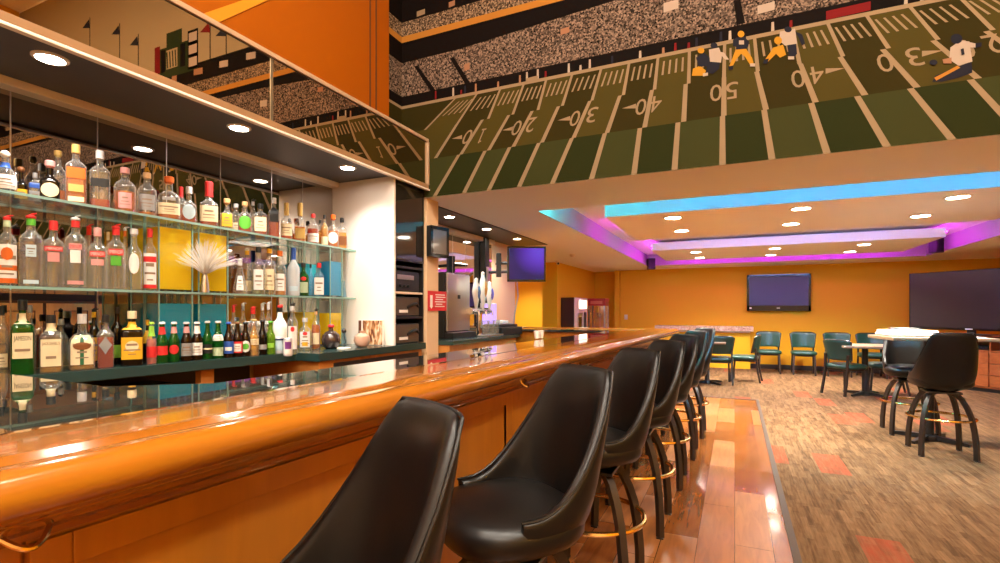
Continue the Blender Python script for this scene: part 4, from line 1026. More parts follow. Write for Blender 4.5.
for r in C:
    px, bk, top, w, shp, gl, lq, cp, lb, ds = r[:10]
    bottle(px, crow(px, bk), ZCNT, top, w, shp, gl, lq, cp, lb, ds, r[10] if len(r) > 10 else None, GC, cap2=r[11] if len(r) > 11 else None)
bottle(305, -2.72, ZCNT, 318, 13, 'round', 'clear', ('water', .5), ('cap', 'silver'), [(.1, .58, 48, 'white'), (.46, .58, 20, 'red', 'oval'), (.14, .26, 24, 'yellow')], 'rum bottle with lemon patch and red dot on the raised counter end', None, GC)
bottle(316, -2.74, ZCNT, 309, 9, 'tall', 'clear', ('amber', .6), ('pour', 'cork'), [(.12, .4, 45, 'cream')], 'slim amber bottle with black pourer at the right end of the counter', None, GC, cap2='black')
B = [
 (151.5, 322, 12, 'clear', ('pink', .60), 'lime', [(.16, .42, 60, 'red'), (.66, .9, 170, 'lime')], 'coral pink cooler bottle with lime green neck'),
 (162, 322, 14, 'green', None, 'white', [(.20, .42, 60, 'red'), (.70, .88, 170, 'red')], 'green beer bottle with solid red label and red neck'),
 (174, 322, 13, 'green', None, 'white', [(.20, .44, 50, 'red', 'oval'), (.72, .88, 170, 'pink')], 'green beer bottle with round red label ring'),
 (186.5, 322, 13, 'brown', None, 'silver', [(.14, .46, 62, 'grey'), (.72, .88, 170, 'pink')], 'brown beer bottle with silver-grey label'),
 (197, 322, 13, 'brown', None, 'white', [(.14, .46, 62, 'white'), (.70, .90, 170, 'white')], 'brown beer bottle with white label and white neck'),
 (207.5, 321, 12, 'green', None, 'silver', [(.16, .40, 55, 'black'), (.26, .3, 56, 'cream')], 'green beer bottle with black and cream striped label'),
 (218, 321, 13, 'green', None, 'silver', [(.08, .30, 56, 'palegreen'), (.48, .64, 60, 'white')], 'green beer bottle with pale shoulder label'),
 (228.5, 322, 12, 'brown', None, 'blue', [(.12, .46, 66, 'blue'), (.2, .3, 36, 'white')], 'brown beer bottle with bright blue label'),
 (237.5, 322, 12, 'brown', None, 'brown', [(.12, .44, 64, 'red'), (.16, .38, 40, 'white')], 'brown beer bottle with red and white label'),
 (245.5, 322, 11, 'brown', None, 'black', [(.12, .46, 60, 'white', 'oval'), (.2, .38, 40, 'green', 'oval')], 'brown beer bottle with white and green round label'),
 (254, 319, 12, 'clear', ('gold', .80), 'gold', [(.30, .46, 55, 'cream')], 'clear beer bottle full of golden lager'),
 (262.5, 320, 11, 'dark', None, 'black', [(.16, .3, 55, 'grey')], 'black beer bottle with small grey label'),
 (270.5, 321, 11, 'lime', None, 'green', [(.2, .34, 45, 'lime')], 'lime green lemonade bottle among the beers')]
for px, top, w, gl, lq, ck, lb, ds in B:
    bottle(px, crow(px)+.01, ZCNT, top, w*.92, 'beer', gl, lq, ('crown', ck), lb, ds+' on the counter' if len(ds.split()) < 13 else ds, None, GD, 'beer_bottle')
bottle(279, crow(279)+.02, ZCNT, 337, 9, 'can', 'can', None, None, [(.2, .8, 70, 'lightblue'), (.8, .9, 90, 'navy')], 'silver and pale blue drink can right of the lime bottle', None, 'drink cans on the counter', 'drink_can', 'can')
bottle(288, crow(288)+.02, ZCNT, 338, 9, 'can', 'can', None, None, [(.1, .86, 80, 'white'), (.4, .8, 40, 'purple')], 'white and purple drink can at the end of the front row', None, 'drink cans on the counter', 'drink_can', 'can')

# ------------------------------------------------------------------ vases of coloured liquid that carry the shelves
VG = thin_glass('thick vase glass', (.97, .98, .97), .01, (.9, .92, .88), .02)
def liq(n, t, bcol): return thin_glass(n, t, .86, bcol, .1, 1.1)
YEL = liq('yellow water', (.95, .72, .02), (1, .70, .0)); TEAL = liq('teal water', (.03, .42, .52), (.0, .34, .52)); CYAN = liq('turquoise water', (.05, .66, .85), (.02, .60, .82)); BLU = liq('blue water', (.03, .40, .75), (.02, .36, .70))
def vase(x, y, z0, z1, w, dp, lv, lm, label, group):
    t = thing('glass_vase', label, 'vase', (x, y, z0+.0005), 0, group)
    h = z1-z0-.014
    b = MB()
    for s in (-1, 1):
        b.box(s*w/2-.004*(s > 0), s*w/2+.004*(s < 0), -dp/2, dp/2, 0, h, VG); b.box(-w/2+.004, w/2-.004, s*dp/2-.004*(s > 0), s*dp/2+.004*(s < 0), 0, h, VG)
    b.box(-w/2, w/2, -dp/2, dp/2, 0, .012, VG)
    for ex_ in (-1, 1):
        for ey in (-1, 1): b.box(ex_*w/2-.003, ex_*w/2+.003, ey*dp/2-.003, ey*dp/2+.003, 0, h, M['edge'])
    b.build('glass_body', t, weld=False)
    b = MB(); b.box(-w/2+.005, w/2-.005, -dp/2+.005, dp/2-.005, .013, h*lv, lm); b.build('coloured_water', t)
k = 0
gy, gt = 'square vases of yellow water', 'square vases of teal water'
nm = {0: 'front, nearer the camera', 1: 'front, farther along', 2: 'back, nearer the camera', 3: 'back, farther along'}
for j, (x, y) in enumerate(((-2.865, 1.80), (-2.875, 2.03), (-2.995, 1.80), (-3.0, 2.03))):
    vase(x, y, ZS1, ZS2, .118, .185, .93, YEL, 'square vase of yellow water between the glass shelves: '+nm[j], gy)
    vase(x, y, ZCNT, ZS1, .118, .185, .86, TEAL, 'square vase of teal water under the lower shelf: '+nm[j], gt)
vase(-2.985, 2.90, ZS1, ZS2, .12, .13, .66, CYAN, 'vase of turquoise water on the lower shelf near the white end panel', 'blue vases at the far end')
vase(-2.90, 3.08, ZS1, ZS2, .12, .13, .74, BLU, 'vase of deep blue water on the lower shelf nearest the end panel', 'blue vases at the far end')
vase(-2.985, 2.90, ZCNT, ZS1, .12, .13, .72, YEL, 'vase of yellow water on the counter, left one near the white end panel', 'yellow vases at the far end')
vase(-2.90, 3.08, ZCNT, ZS1, .12, .13, .70, YEL, 'vase of yellow water on the counter, right one near the white end panel', 'yellow vases at the far end')
for z0, z1, lab in ((ZS1, ZS2, 'slender flared clear glass pillar at the end of the lower shelf'), (ZCNT, ZS1, 'slender flared clear glass pillar on the counter under the shelf end')):
    t = thing('glass_pillar', lab, 'vase', (-2.90, 3.21, z0+.0005), 0, 'flared glass pillars'); h = z1-z0-.014
    b = MB(); b.lathe([(.045, 0), (.040, .02), (.028, h*.35), (.030, h*.6), (.045, h*.85), (.055, h)], VG, 20, cap1=False); b.build('glass_body', t)
    b = MB(); b.lathe([(.038, .004), (.036, .02), (.024, h*.35), (.022, h*.36)], GL['blue'], 16); b.build('glass_core', t)

# plume lamp
X, Y, d = on_x(205, -2.77)
t = thing('fiber_optic_lamp', 'white fan-shaped fibre plume lamp standing before the yellow vases', 'lamp', (-2.772, Y, ZS1+.0005), 0)
b = MB(); b.lathe([(.022, 0), (.024, .004), (.020, .05), (.013, .10), (.011, .105)], M['steel'], 16); b.build('stem', t)
b = MB(); rnd = random.Random(11); fm = mat('white fibres', (.74, .70, .64), .5)
for i in range(320):
    a = rnd.uniform(0, 2*PI); el = rnd.random()**.6*R(64); L = rnd.uniform(.17, .235)
    dx, dy, dz = math.sin(el)*math.cos(a), math.sin(el)*math.sin(a), math.cos(el)
    if dx < 0: dx *= .1
    p = [(0, 0, .10), (dx*L*.42, dy*L*.42, .10+dz*L*.48), (dx*L, dy*L, .10+dz*L*.93-.02*math.sin(el))]
    b.tube(p, [.0011, .001, .0007], fm, 3)
b.build('fibre_plume', t, weld=False)

# raised counter end: round jug, pot, picture card, little stand
X, Y, d = on_x(331, -2.66)
t = thing('round_decanter', 'dark round-bellied decanter with a red stopper on the raised counter', 'decanter', (X, Y, ZCNT+.0005))
b = MB(); b.lathe([(.035, 0), (.052, .012), (.066, .045), (.068, .07), (.058, .10), (.036, .122), (.018, .13), (.016, .15), (.02, .152)], mat('dark glazed glass', (.035, .022, .022), .10, spec=.8), 24); b.build('body', t)
b = MB(); b.lathe([(.014, .150), (.024, .156), (.024, .168), (.014, .176)], M['red'], 16); b.build('stopper', t)
X, Y, d = on_x(344, -2.57)
t = thing('desk_microphone', 'small black ball on a thin wire stand beside the dark decanter', 'stand', (X, Y, ZCNT+.0005))
b = MB(); b.lathe([(.05, 0), (.05, .006), (.046, .009)], M['white'], 20); b.build('base', t)
b = MB(); b.tube([(0, 0, .008), (.004, .012, .05), (-.004, .004, .09), (0, 0, .115)], .003, M['black'], 6); b.build('stem', t)
b = MB(); b.sphere((0, 0, .128), .018, M['black'], 12, 8); b.build('ball_head', t)
X, Y, d = on_x(371, -2.585)
t = thing('picture_card', 'upright brown and cream picture card leaning at the white end panel', 'picture', (-2.63, 3.24, ZCNT+.0005), R(0))
pic = mat('printed brown picture', (.3, .1, .05), .5); nt, N, L, bb = nodes(pic)
mpp = coords(N, L, (14, 14, 5)); nz = N.new('ShaderNodeTexNoise'); nz.inputs['Scale'].default_value = 1.2; nz.inputs['Distortion'].default_value = 2.5; L.new(mpp.outputs[0], nz.inputs['Vector'])
rr = ramp(N, [(.36, (.12, .03, .015)), (.5, (.55, .26, .10)), (.62, (.80, .66, .48))]); L.new(nz.outputs['Fac'], rr.inputs[0]); L.new(rr.outputs[0], bb.inputs['Base Color'])
b = MB(); b.box(-.125, .125, -.006, .006, 0, .20, M['paper'], .002); b.build('card', t)
b = MB(); b.box(-.075, .118, -.0075, -.006, .004, .196, pic); b.box(-.118, -.09, -.0075, -.006, .004, .196, mat('dark brown print', (.12, .04, .02), .5)); b.build('printed_face', t)
X, Y, d = on_x(362, -2.56)
t = thing('clay_pot', 'small round pinkish clay pot in front of the picture card', 'pot', (X, Y, ZCNT+.0005))
b = MB(); b.lathe([(.03, 0), (.048, .012), (.062, .05), (.055, .082), (.03, .10), (.018, .106), (.02, .118), (.024, .122), (.016, .12)], mat('pink clay', (.55, .34, .25), .3), 24); b.build('body', t)

# equipment bay under the hanging television
bx0, bx1 = XB, -2.46; y0, y1 = 3.32, 3.735
t = thing('equipment_shelf', 'black open equipment bay between the white panel and the beige pier', 'shelf', (0, 0, 0))
b = MB(); b.box(bx0, bx0+.02, y0, y1, 1.02, 2.33, M['black']); b.box(bx0, bx1, y0, y0+.012, 1.022, 2.33, M['black']); b.box(bx0, bx1, y1-.012, y1, 1.022, 2.33, M['black']); b.build('bay_side', t)
for z in (1.245, 1.45, 1.66):
    b = MB(); b.box(bx0+.02, bx1, y0+.013, y1-.013, z-.018, z, M['trim'] if z == 1.45 else M['black'], .002); b.build('board', t)
zt, zb = 2.325, 1.70
t = tv('glossy black screen filling the upper equipment bay beside the white panel', (bx1-.06, (y0+y1)/2+.0, (zt+zb)/2), R(90), y1-y0-.002, zt-zb, None, 0, .06, mat('bay screen', (.02, .016, .014), .05, spec=1.0), .012, .02)
smoke = mat('smoky plastic front', (.10, .075, .06), .12, spec=.8)
def device(z, h, label, kind, nm_):
    q = thing(nm_, label, 'electronics', (bx1-.2, (y0+y1)/2, z+.0005), R(90), 'devices in the equipment bay')
    w = y1-y0-.05
    b = MB(); b.box(-w/2, w/2, -.17, .3, 0, h, M['black'], .006); b.build('case', q)
    if kind == 'rack':
        b = MB(); b.box(-w/2+.01, w/2-.01, -.178, -.17, .01, h-.01, mat('dark grey metal', (.05, .05, .055), .3, metal=.6), .003); b.box(-w/2+.04, w/2-.09, -.181, -.176, h*.58, h*.80, M['steel'], .002); b.build('front_plate', q)
        for k in range(3):
            b = MB(); c = (-w/2+.08+k*.055, 0, h*.28); b.tube([(c[0], -.178, c[2]), (c[0], -.195, c[2])], .014, M['black'], 12); b.build('knob', q)
    else:
        b = MB(); b.box(-w/2+.008, w/2-.008, -.176, -.17, .008, h-.008, smoke, .003); b.build('front_cover', q)
        b = MB(); b.box(-w/2+.07, -w/2+.19, -.179, -.175, h*.20, h*.34, M['paper'], .001); b.build('paper_label', q)
        b = MB(); b.tube([(0, -.178, h*.45), (.06, -.190, h*.62), (.13, -.182, h*.66), (.16, -.178, h*.5)], .012, M['black'], 8); b.build('handle', q)
device(1.45, .175, 'black rack amplifier with three knobs in the equipment bay', 'rack', 'amplifier')
device(1.245, .165, 'smoky-fronted device, upper of two in the equipment bay', 'box', 'media_device')
device(1.0205, .165, 'smoky-fronted device, lower of two resting on the counter in the bay', 'box', 'media_device')

# red notice on the pier
X = -2.435
ya, yb = on_x(427.5, X)[1], on_x(446, X)[1]; d = on_x(436, X)[2]
t = thing('notice_sign', 'small red notice with white arrow and text on the beige pier', 'sign', (X+.002, (ya+yb)/2, z_at(301, d)), R(0))
hw = (yb-ya)/2; hh = .088
b = MB(); b.box(0, .004, -hw, hw, -hh, hh, M['red'], .001); b.build('board', t)
b = MB(); e = .0052
b.poly([(e, -hw*.86, -.045), (e, -hw*.48, -.045), (e, -hw*.67, -.07)], M['paper']); b.poly([(e, -hw*.8, -.045), (e, -hw*.54, -.045), (e, -hw*.54, .05), (e, -hw*.8, .05)], M['paper'])
for k, (a, c) in enumerate(((-.25, .8), (-.2, .86), (-.25, .6), (-.3, .86), (-.2, .5), (-.3, .75))):
    z = .052-k*.021; b.poly([(e, hw*a, z), (e, hw*c, z), (e, hw*c, z+.008), (e, hw*a, z+.008)], M['paper'])
b.build('printed_marks', t, weld=False)

# small monitor hung beside the pier
t = tv('small black monitor hung high beside the beige pier', (-2.52, 4.02, 0), R(80), .24, .27, None, 0, .05, mat('grey sheen screen', (.12, .115, .11), .08, spec=.9), .03, .03, 'monitor')
d = on_x(440, -2.5)[2]; t.location = (-2.415, 3.86, z_at(242, on_x(438, -2.38)[2]))
b = MB(); b.box(-.03, .03, 0, .022, -.03, .03, M['black'], .005); b.build('wall_arm', t)

# ------------------------------------------------------------------ beer station beyond the pier
sx = -2.50
st = thing('beer_counter', 'low dark green counter with wooden front carrying the beer taps', 'counter', (0, 0, 0))
yA, yB_ = 3.965, 5.55
b = MB(); b.box(XB+.006, -2.30, yA, yB_, .98, 1.02, M['counter'], .004); b.build('countertop', st)
b = MB(); b.box(XB+.01, -2.34, yA+.01, yB_-.02, 0, .98, M['oak'], .004); b.build('cabinet_body', st)
def px_y(px, X): return on_x(px, X)[1]
# steel beer dispenser cabinet
ya, yb = px_y(447, -2.55), px_y(471, -2.55)
d = on_x(458, -2.55)[2]; zt = z_at(273, d)
t = thing('steel_dispenser', 'tall brushed steel dispenser with black side beside the red notice', 'dispenser', (-2.75, (ya+yb)/2, 1.0205))
h = zt-1.02; w = (yb-ya)/2
b = MB(); b.box(-.2, .17, -w, w, .0, h, M['black'], .01); b.build('case', t)
b = MB(); b.box(.17, .195, -w+.02, w-.012, .07, h-.01, M['steel'], .008); b.build('front_door', t)
b = MB(); b.box(.195, .200, -.03, .02, h*.60, h*.66, M['black'], .002); b.build('latch', t)
b = MB(); b.box(.17, .27, -w, w-.01, .0, .055, M['black'], .006); b.box(.19, .26, -w+.02, w-.02, .055, .058, M['steel'], .001); b.build('drip_tray', t)
# tap tower
yt = px_y(481, -2.50); d = on_x(481, -2.50)[2]
t = thing('tap_tower', 'chrome beer tap tower with white handles on the green counter', 'tap', (-2.52, yt, 1.0205))
zc = z_at(311, d)-1.02
b = MB(); b.tube([(0, 0, 0), (0, 0, zc)], .035, M['chrome'], 14); b.tube([(0, -.22, zc), (0, .22, zc)], .038, M['chrome'], 14); b.lathe([(.07, 0), (.07, .012), (.04, .02)], M['chrome'], 18); b.build('tower', t)
hm = mat('white tap handle', (.85, .80, .74), .25)
for k, (off, pt, pb) in enumerate(((-.19, 280, 312), (-.03, 273, 310), (.13, 282, 312))):
    b = MB(); b.tube([(.03, off, zc), (.09, off, zc-.005), (.10, off, zc-.05)], [.012, .012, .008], M['chrome'], 8); tp = b.build('faucet', t)
    zz = z_at(pt, d)-1.02; hh = zz-zc-.02
    b = MB(); b.lathe([(.012, 0), (.016, .02), (.032, hh*.35), (.044, hh*.58), (.032, hh*.80), (.018, hh*.9), (.020, hh), (.004, hh+.01)], hm, 14, (.06, off, zc+.02)); hd = b.build('tap_handle', t)
    b = MB(); b.lathe([(.008, hh*.34), (.020, hh*.42), (.028, hh*.56), (.020, hh*.72), (.008, hh*.78)], mat('tap badge '+str(k), ((.10, .16, .34), (.55, .22, .04), (.16, .10, .42))[k], .3), 12, (.086, off, zc+.02)); b.build('badge', hd)
b = MB(); b.box(.075, .2, -.2, .2, 0, .018, M['steel'], .004); b.build('drip_tray', t)
for k in range(3):
    q = thing('pint_glass', ('clear pint glass under the taps, nearest the steel dispenser', 'clear pint glass under the middle tap handle', 'clear pint glass under the far tap handle')[k], 'glass', (-2.37, yt-.15+.13*k, 1.0390), 0, 'pint glasses under the taps')
    b = MB(); b.lathe([(.028, 0), (.040, .15), (.038, .15), (.026, .006)], GL['clear'], 16, cap1=True); b.build('glass_body', q)
# made-up glowing panel for a purple reflection, register
yq = px_y(496, -2.62); d = on_x(496, -2.62)[2]
t = thing('counter_tablet', 'lavender lit tablet leaning behind the cash register', 'tablet', (-2.72, yq, 1.0205), R(70))
zz = z_at(303, d)-1.02
b = MB(); b.box(-.13, .13, -.012, .012, .0, zz, M['white'], .006); b.build('casing', t)
b = MB(); b.box(-.118, .118, -.014, -.012, .02, zz-.012, mat('lavender display', (.30, .2, .6), .3, emit=(.42, .26, .95), es=.55)); b.build('screen', t)  # glow stands in for a purple reflection
ya = px_y(503, -2.42)
t = thing('cash_register', 'black cash register with silver keys at the end of the green counter', 'register', (-2.46, ya+.02, 1.0205), R(84))
b = MB(); b.box(-.24, .24, -.16, .16, 0, .085, M['black'], .008); b.build('drawer_box', t)
b = MB(); b.prism([(-.23, -.10), (.23, -.10), (.23, .15), (-.23, .15)], .086, .115, M['black'], .006); b.build('case', t)
b = MB()
for i in range(8):
    for j in range(4): b.box(-.20+i*.042, -.168+i*.042, -.08+j*.045, -.045+j*.045, .116, .124, M['steel'], .002)
b.build('keypad', t)
b = MB(); b.box(.08, .22, .02, .12, .125, .155, M['white'], .006); b.build('receipt_printer', t)
# small things on the staff side
t = thing('storage_box', 'beige cardboard box on the staff side below the beer counter', 'box', (-2.12, 4.45, 0), R(4))
b = MB(); b.box(-.14, .14, -.2, .2, .0, .90, M['oak'], .004); b.build('case', t)
b = MB(); b.box(-.145, .145, -.205, .205, .88, .93, mat('beige card', (.6, .46, .28), .6), .004); b.build('lid', t)
X, Y, Zc, d = on_z(537, 338.5, 1.0765)
for k in range(2):
    q = thing('plastic_cup', ('stack of small white cups on the bar, nearer of two', 'stack of small white cups on the bar, farther of two')[k], 'cup', (X+.01*k, Y+.06*k, 1.0775), 0, 'white cup stacks on the bar')
    b = MB(); b.lathe([(.018, 0), (.024, .045), (.024, .05), (.022, .05), (.018, .006)], M['white'], 14); b.build('cup_body', q)
    b = MB(); b.lathe([(.025, .051), (.026, .058), (.024, .06)], M['white'], 14); b.build('cup_rim', q)

# television hung over the beer counter with its arm and cable
X0, Y0, Z0, _ = on_z(526, 265, 1.3) if False else (0, 0, 0, 0)
pL = on_y(507, 5.75); pR = on_y(545, 5.98)
d = (pL[2]+pR[2])/2
c = Vector(((pL[0]+pR[0])/2, (pL[1]+pR[1])/2, z_at(264.5, d)))
dv = Vector((pR[0]-pL[0], pR[1]-pL[1], 0)); rz = math.atan2(dv.y, dv.x)
M['violet'] = mat('violet lit screen', (.016, .006, .04), .3, spec=.15, emit=(.22, .03, .85), es=.42)
nt, N, L, bb = nodes(M['violet'])
tc_ = N.new('ShaderNodeTexCoord'); vr = N.new('ShaderNodeVectorMath'); vr.operation = 'DISTANCE'; vr.inputs[1].default_value = (.85, .5, .85)
L.new(tc_.outputs['Generated'], vr.inputs[0]); rv = ramp(N, [(.12, (.30, .03, 1.0)), (.5, (.13, .015, .5)), (.9, (.025, .012, .06))])
L.new(vr.outputs['Value'], rv.inputs[0]); L.new(rv.outputs[0], bb.inputs['Emission Color'])
t = tv('black television with violet picture hung above the beer counter', c, rz, dv.length, z_at(247, d)-z_at(282, d), None, 0, .06, M['violet'], .022, .028)
b = MB(); b.tube([(0, .0, .02), (-.12, .12, .03), (-.30, .16, .03)], .02, M['black'], 8); b.tube([(-.30, .16, .03), (-.34, .40, .04)], .018, M['black'], 8); b.box(-.36, -.30, .10, .2, -.15, .15, M['black'], .006); b.build('swing_arm', t)
ptv = c
t = thing('power_cable', 'thin grey cable dangling from the violet television to the register', 'cable', (0, 0, 0))
pp = [on_y(517, c.y+.1), on_y(518, c.y), on_y(515, c.y-.15), on_y(513, c.y-.3)]
zz = [z_at(282, pp[0][2]), z_at(296, pp[1][2]), z_at(312, pp[2][2]), z_at(327, pp[3][2])]
b = MB(); b.tube([(p[0], p[1], z) for p, z in zip(pp, zz)], .008, M['steel'], 6); b.build('cord', t)
# dark upright that carries the television arm
yp = px_y(484, XB+.04)
t = thing('mounting_post', 'black upright post on the mirror carrying the television arm', 'post', (XB+.04, yp, 1.02))
b = MB(); b.box(-.03, .05, -.06, .06, 0, 1.24, M['black'], .006); b.build('post_body', t)
b = MB(); b.box(.05, .075, -.04, .04, .55, .85, M['steel'], .004); b.build('plate', t)
b = MB(); b.tube([(.06, 0, .78), (.25, .25, .80), (.38, .45, .78)], .02, M['black'], 8); b.build('arm', t)

# ------------------------------------------------------------------ machines in the far left alcove
t = thing('snack_machine', 'brown-sided snack machine with lit white front in the far left alcove', 'machine', (-3.14, 10.5, 0))
b = MB(); b.box(-.155, .13, -.35, .62, 0, 1.56, mat('brown cabinet', (.06, .022, .014), .4), .01); b.build('case', t)
glow = mat('lit white front', (.85, .8, .7), .4, emit=(1, .90, .66), es=.9)
b = MB(); b.box(.13, .15, -.35, .62, .02, 1.56, mat('cream enamel', (.80, .74, .6), .35), .006); b.build('front_door', t)
b = MB(); b.box(.15, .153, -.05, .58, 1.33, 1.51, glow); b.build('light_box', t)
b = MB(); b.box(.15, .16, -.15, .20, .80, 1.24, M['steel'], .003); b.box(.16, .163, -.1, .12, .86, 1.16, M['screen']); b.build('window', t)
b = MB(); b.box(.15, .165, .32, .50, .9, 1.25, M['black'], .004); b.build('keypad', t)
t = thing('popcorn_machine', 'red-topped glass popcorn machine beside the snack machine', 'machine', (-2.93, 11.9, 0))
rd = mat('popcorn red', (.42, .025, .02), .35)
b = MB(); b.box(-.2, .2, -.2, .2, 0, .82, rd, .01); b.build('cart', t)
b = MB(); b.box(-.2, .2, -.2, .2, 1.40, 1.56, rd, .012); b.box(-.21, .21, -.21, .21, 1.53, 1.57, rd, .006); b.build('roof', t)
b = MB(); b.box(-.14, .14, -.203, -.20, 1.44, 1.51, mat('pale red sign band', (.65, .2, .12), .4)); b.build('sign_band', t)
b = MB()
for sx_ in (-1, 1):
    for sy in (-1, 1): b.box(sx_*.185-.014, sx_*.185+.014, sy*.185-.014, sy*.185+.014, .82, 1.40, M['steel'], .002)
b.build('frame', t)
b = MB(); b.box(-.17, .17, -.192, -.188, .83, 1.39, GL['clear']); b.box(.188, .192, -.17, .17, .83, 1.39, GL['clear']); b.build('glass_pane', t, weld=False)
b = MB(); b.lathe([(.03, 1.10), (.07, 1.12), (.075, 1.22), (.03, 1.24)], M['chrome'], 14); b.tube([(0, 0, 1.24), (0, 0, 1.4)], .012, M['chrome'], 8); b.build('kettle', t)
# wall plate and ceiling sensor
X, Y, d = on_y(618.5, YBACK)
t = thing('light_switch', 'white wall plate on the amber wall right of the popcorn machine', 'switch', (on_y(626, YBACK)[0], YBACK-.001, z_at(317, d)))
b = MB(); b.box(-.04, .04, -.008, 0, -.06, .06, M['white'], .003); o = b.build('plate', t)
b = MB(); b.box(-.012, .012, -.013, -.008, -.02, .02, M['paper'], .002); b.build('toggle', o)
X, Y, Z, d = on_z(590, 260.5, ZC)
t = thing('smoke_detector', 'small round smoke detector on the cream ceiling near the alcove', 'detector', (X, Y-1.2, ZC))
b = MB(); b.lathe([(.055, 0), (.055, -.02), (.04, -.038), (1e-5, -.04)], M['white'], 18, cap1=False); b.build('housing', t)
b = MB(); b.lathe([(.03, -.0385), (.03, -.043), (.02, -.045)], M['trim'], 12); b.build('vent_ring', t)
t = thing('security_camera', 'small white security camera on the ceiling by the orange pillar', 'camera', (-3.22, 9.72, ZC))
b = MB(); b.lathe([(.05, 0), (.05, -.03), (.03, -.04)], M['white'], 16); b.build('mount', t)
b = MB(); b.tube([(0, 0, -.045), (.06, -.14, -.06)], .03, M['white'], 12); b.build('camera_body', t)
b = MB(); b.tube([(.06, -.14, -.06), (.064, -.15, -.061)], .022, M['black'], 12); b.build('lens', t)

# oak hutch on the right wall, met again in the mirror behind the bottles
t = thing('wall_cabinet', 'oak wall cabinet with panelled doors, reflected behind the counter bottles', 'cabinet', (XR-.001, 5.2, .45))
mp1 = grain_mat('pale maple', (.80, .44, .14), (.68, .34, .09), (6, 6, 1), .4)
b = MB(); b.box(-.36, 0, -1.5, 1.5, 0, 1.0, mat('cabinet gap brown', (.10, .04, .015), .5), .006); b.build('cabinet_body', t)
b = MB(); b.box(-.34, 0, -1.5, 1.5, 1.0, 1.30, M['black'], .006); b.build('dark_hood', t)  # black block added to give the mirror its dark band
for k in range(4):
    y = -1.47+k*.74
    b = MB(); b.box(-.378, -.36, y, y+.69, .04, .96, mp1, .004)
    for a0, a1, c0, c1 in ((.1, .59, .16, .175), (.1, .59, .825, .84), (.1, .115, .16, .84), (.575, .59, .16, .84)): b.box(-.380, -.378, y+a0, y+a1, c0, c1, mat('cabinet gap brown'))
    b.box(-.388, -.378, y+.15, y+.54, .21, .79, mp1, .006); o = b.build('door', t)
    b = MB(); b.box(-.40, -.386, y+.63, y+.66, .4, .52, M['brass'], .003); b.build('handle', o)
# ------------------------------------------------------------------ lamps
def downlight(loc, r, label, group, power, color, lens='lamp', spot=True, size=None):
    t = thing('ceiling_downlight', label, 'light', loc, 0, group)
    b = MB(); b.lathe([(r*1.0, .0), (r*1.28, .0), (r*1.28, -.005), (r*1.0, -.009), (r*1.0, .0)], M['ivory'], 24, cap0=False, cap1=False); b.build('trim_ring', t)
    b = MB(); b.lathe([(1e-5, -.003), (r, -.003)], M[lens], 24, cap0=False, cap1=False); b.build('lens', t)
    la = bpy.data.lights.new('downlight_lamp', 'SPOT'); la.energy = power; la.color = color; la.spot_size = R(130); la.spot_blend = .9; la.shadow_soft_size = r
    o = bpy.data.objects.new('downlight_lamp', la); col.objects.link(o); o.parent = t; o.location = (0, 0, -.02)
    return t
WARM = (1, .92, .78); NEU = (1, .93, .84)
lab6 = [['left', 'middle', 'right'], ['near row', 'far row']]
for c, ys in enumerate(((6.0, 7.03), (9.72, 10.8))):
    for j, y in enumerate(ys):
        for i, x in enumerate((-.63, .615, 1.86)):
            downlight((x, y, 2.34), .085, 'round downlight in the %s ceiling panel, %s, %s' % (('nearer', 'farther')[c], lab6[1][j], lab6[0][i]), 'downlights in the dropped ceiling panels', 145, WARM)
for k, y in enumerate((1.145, 2.04, 2.95)):
    downlight((-2.61, y, 2.36), .05, ('soffit downlight above the near end of the bottle shelves', 'soffit downlight above the middle of the bottle shelves', 'soffit downlight nearest the white end panel')[k], 'downlights in the charcoal soffit', 21, NEU, 'lampcool')
downlight((-2.61, -.1, 2.36), .05, 'soffit downlight out past the near end of the shelves', 'downlights in the charcoal soffit', 21, NEU, 'lampcool')  # added lamp out of view, kept to light the near shelves
for k, y in enumerate((4.55, 5.42, 6.35)):
    downlight((-2.68, y, ZC-.012), .05, ('dark-ceiling downlight nearest the beige pier', 'dark-ceiling downlight above the beer taps', 'dark-ceiling downlight nearest the violet television')[k], 'downlights in the dark ceiling strip', 26, NEU, 'lampcool')
downlight((-4.3, 10.3, ZC), .06, 'round downlight over the yellow passage beyond the bar', 'downlights in the passage', 90, WARM)  # lamp added to brighten the passage wall
# LED strips in the recess
def strip(label, x0, x1, y0, y1, z, colr, es, face):
    t = thing('led_strip', label, 'light', ((x0+x1)/2, (y0+y1)/2, z), 0, 'coloured LED strips in the ceiling recess')
    w, d = (x1-x0)/2, (y1-y0)/2
    b = MB(); b.box(-w, w, -d, d, -.003, .003, M['white']); b.build('tape', t)
    m = mat('led '+str(colr), (.1, .1, .1), .5, emit=colr, es=es)
    b = MB(); e = .006
    if face == 'x': b.box(-w-.004, w+.004, -d, d, -.008, .008, m)
    else: b.box(-w, w, -d-.004, d+.004, -.008, .008, m)
    b.build('diodes', t)
MAG = (.78, .02, 1.0); CYN = (.01, .50, 1.0); PUR = (.38, .40, 1.0)
strip('cyan LED strip behind the near lip of the ceiling recess', RX0+.9, RX1-.05, RY0+.012, RY0+.02, 2.43, CYN, 60, 'y')
strip('magenta LED strip on the left edge of the nearer ceiling panel', -1.335, -1.325, 6.7, 7.7, 2.42, MAG, 14, 'x')
strip('magenta LED strip on the left edge of the farther ceiling panel', -1.335, -1.325, 9.2, 11.2, 2.42, MAG, 14, 'x')
strip('magenta LED strip on the far edge of the farther ceiling panel', -1.3, 2.7, 11.23, 11.24, 2.42, MAG, 14, 'y')
strip('magenta LED strip on the right edge of the farther ceiling panel', 2.725, 2.735, 9.2, 11.2, 2.42, MAG, 14, 'x')
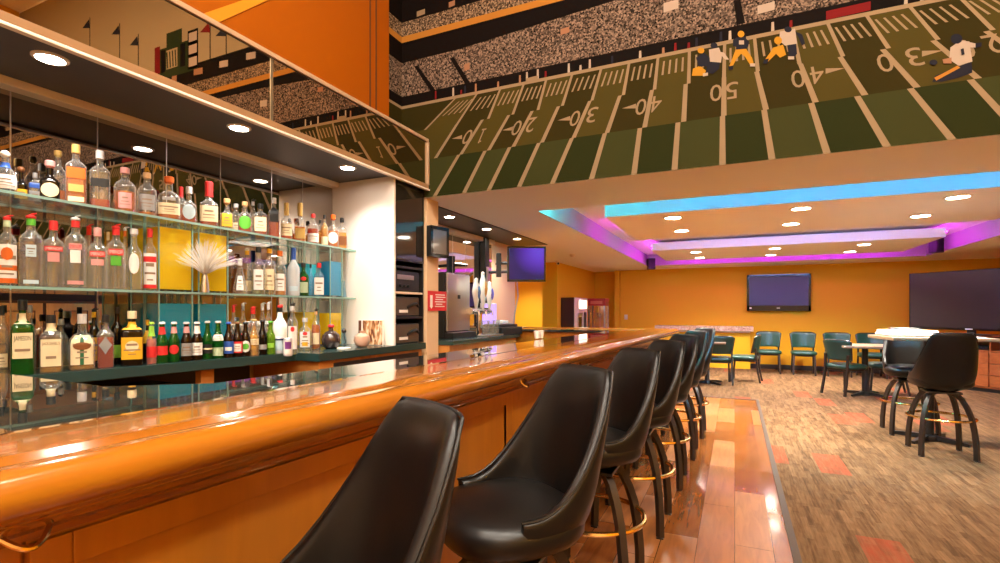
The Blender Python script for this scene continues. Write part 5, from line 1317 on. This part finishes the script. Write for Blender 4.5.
strip('magenta LED strip on the right edge of the nearer ceiling panel', 2.725, 2.735, 5.7, 7.7, 2.42, MAG, 14, 'x')
strip('violet LED strip on the far edge of the nearer ceiling panel', -1.3, 2.7, 7.73, 7.74, 2.42, PUR, 48, 'y')
strip('teal LED strip in the near left corner of the ceiling recess', RX0+.02, RX0+.8, RY0+.012, RY0+.02, 2.43, (.02, .72, .70), 95, 'y')
# added fill panels under the high ceiling to brighten the foreground
k = 0
for x in (-1.4, .6, 2.6):
    for y in (-1.9, .6):
        t = thing('ceiling_panel_light', 'square panel lamp under the high ceiling, %s %s' % (('over the bar side', 'over the middle', 'over the far side')[(-1.4, .6, 2.6).index(x)], ('behind the viewer', 'near the mural')[(-1.9, .6).index(y)]), 'light', (x, y, ZTOP-.03), 0, 'panel lamps under the high ceiling')
        b = MB(); b.box(-.32, .32, -.32, .32, 0, .028, M['ivory'], .005); b.build('frame', t)
        b = MB(); b.box(-.28, .28, -.28, .28, -.003, .002, M['lamp']); b.build('diffuser', t)
        la = bpy.data.lights.new('panel_lamp', 'AREA'); la.shape = 'SQUARE'; la.size = .54; la.energy = 34; la.color = (1, .92, .80)
        o = bpy.data.objects.new('panel_lamp', la); col.objects.link(o); o.parent = t; o.location = (0, 0, -.01)
        k += 1

# ------------------------------------------------------------------ world, camera, view
w = bpy.data.worlds.new('World'); sc.world = w; w.use_nodes = True
w.node_tree.nodes['Background'].inputs[0].default_value = (1, .8, .6, 1); w.node_tree.nodes['Background'].inputs[1].default_value = .02
cam = bpy.data.cameras.new('Camera'); co = bpy.data.objects.new('Camera', cam); col.objects.link(co)
co.location = (0, 0, EYE); co.rotation_euler = (R(90), 0, YAW)
cam.sensor_width = 36; cam.lens = F/1000*36; cam.shift_y = (HOR-281.5)/1000; cam.clip_start = .05
sc.camera = co
sc.view_settings.view_transform = 'Standard'; sc.view_settings.look = 'None'; sc.view_settings.gamma = 1; sc.view_settings.use_curve_mapping = False
sc.view_settings.exposure = 1.38
cy = sc.cycles
cy.use_denoising = True; cy.max_bounces = 10; cy.diffuse_bounces = 5; cy.glossy_bounces = 6; cy.transparent_max_bounces = 40; cy.transmission_bounces = 6
cy.caustics_reflective = False; cy.caustics_refractive = False; cy.sample_clamp_indirect = 6
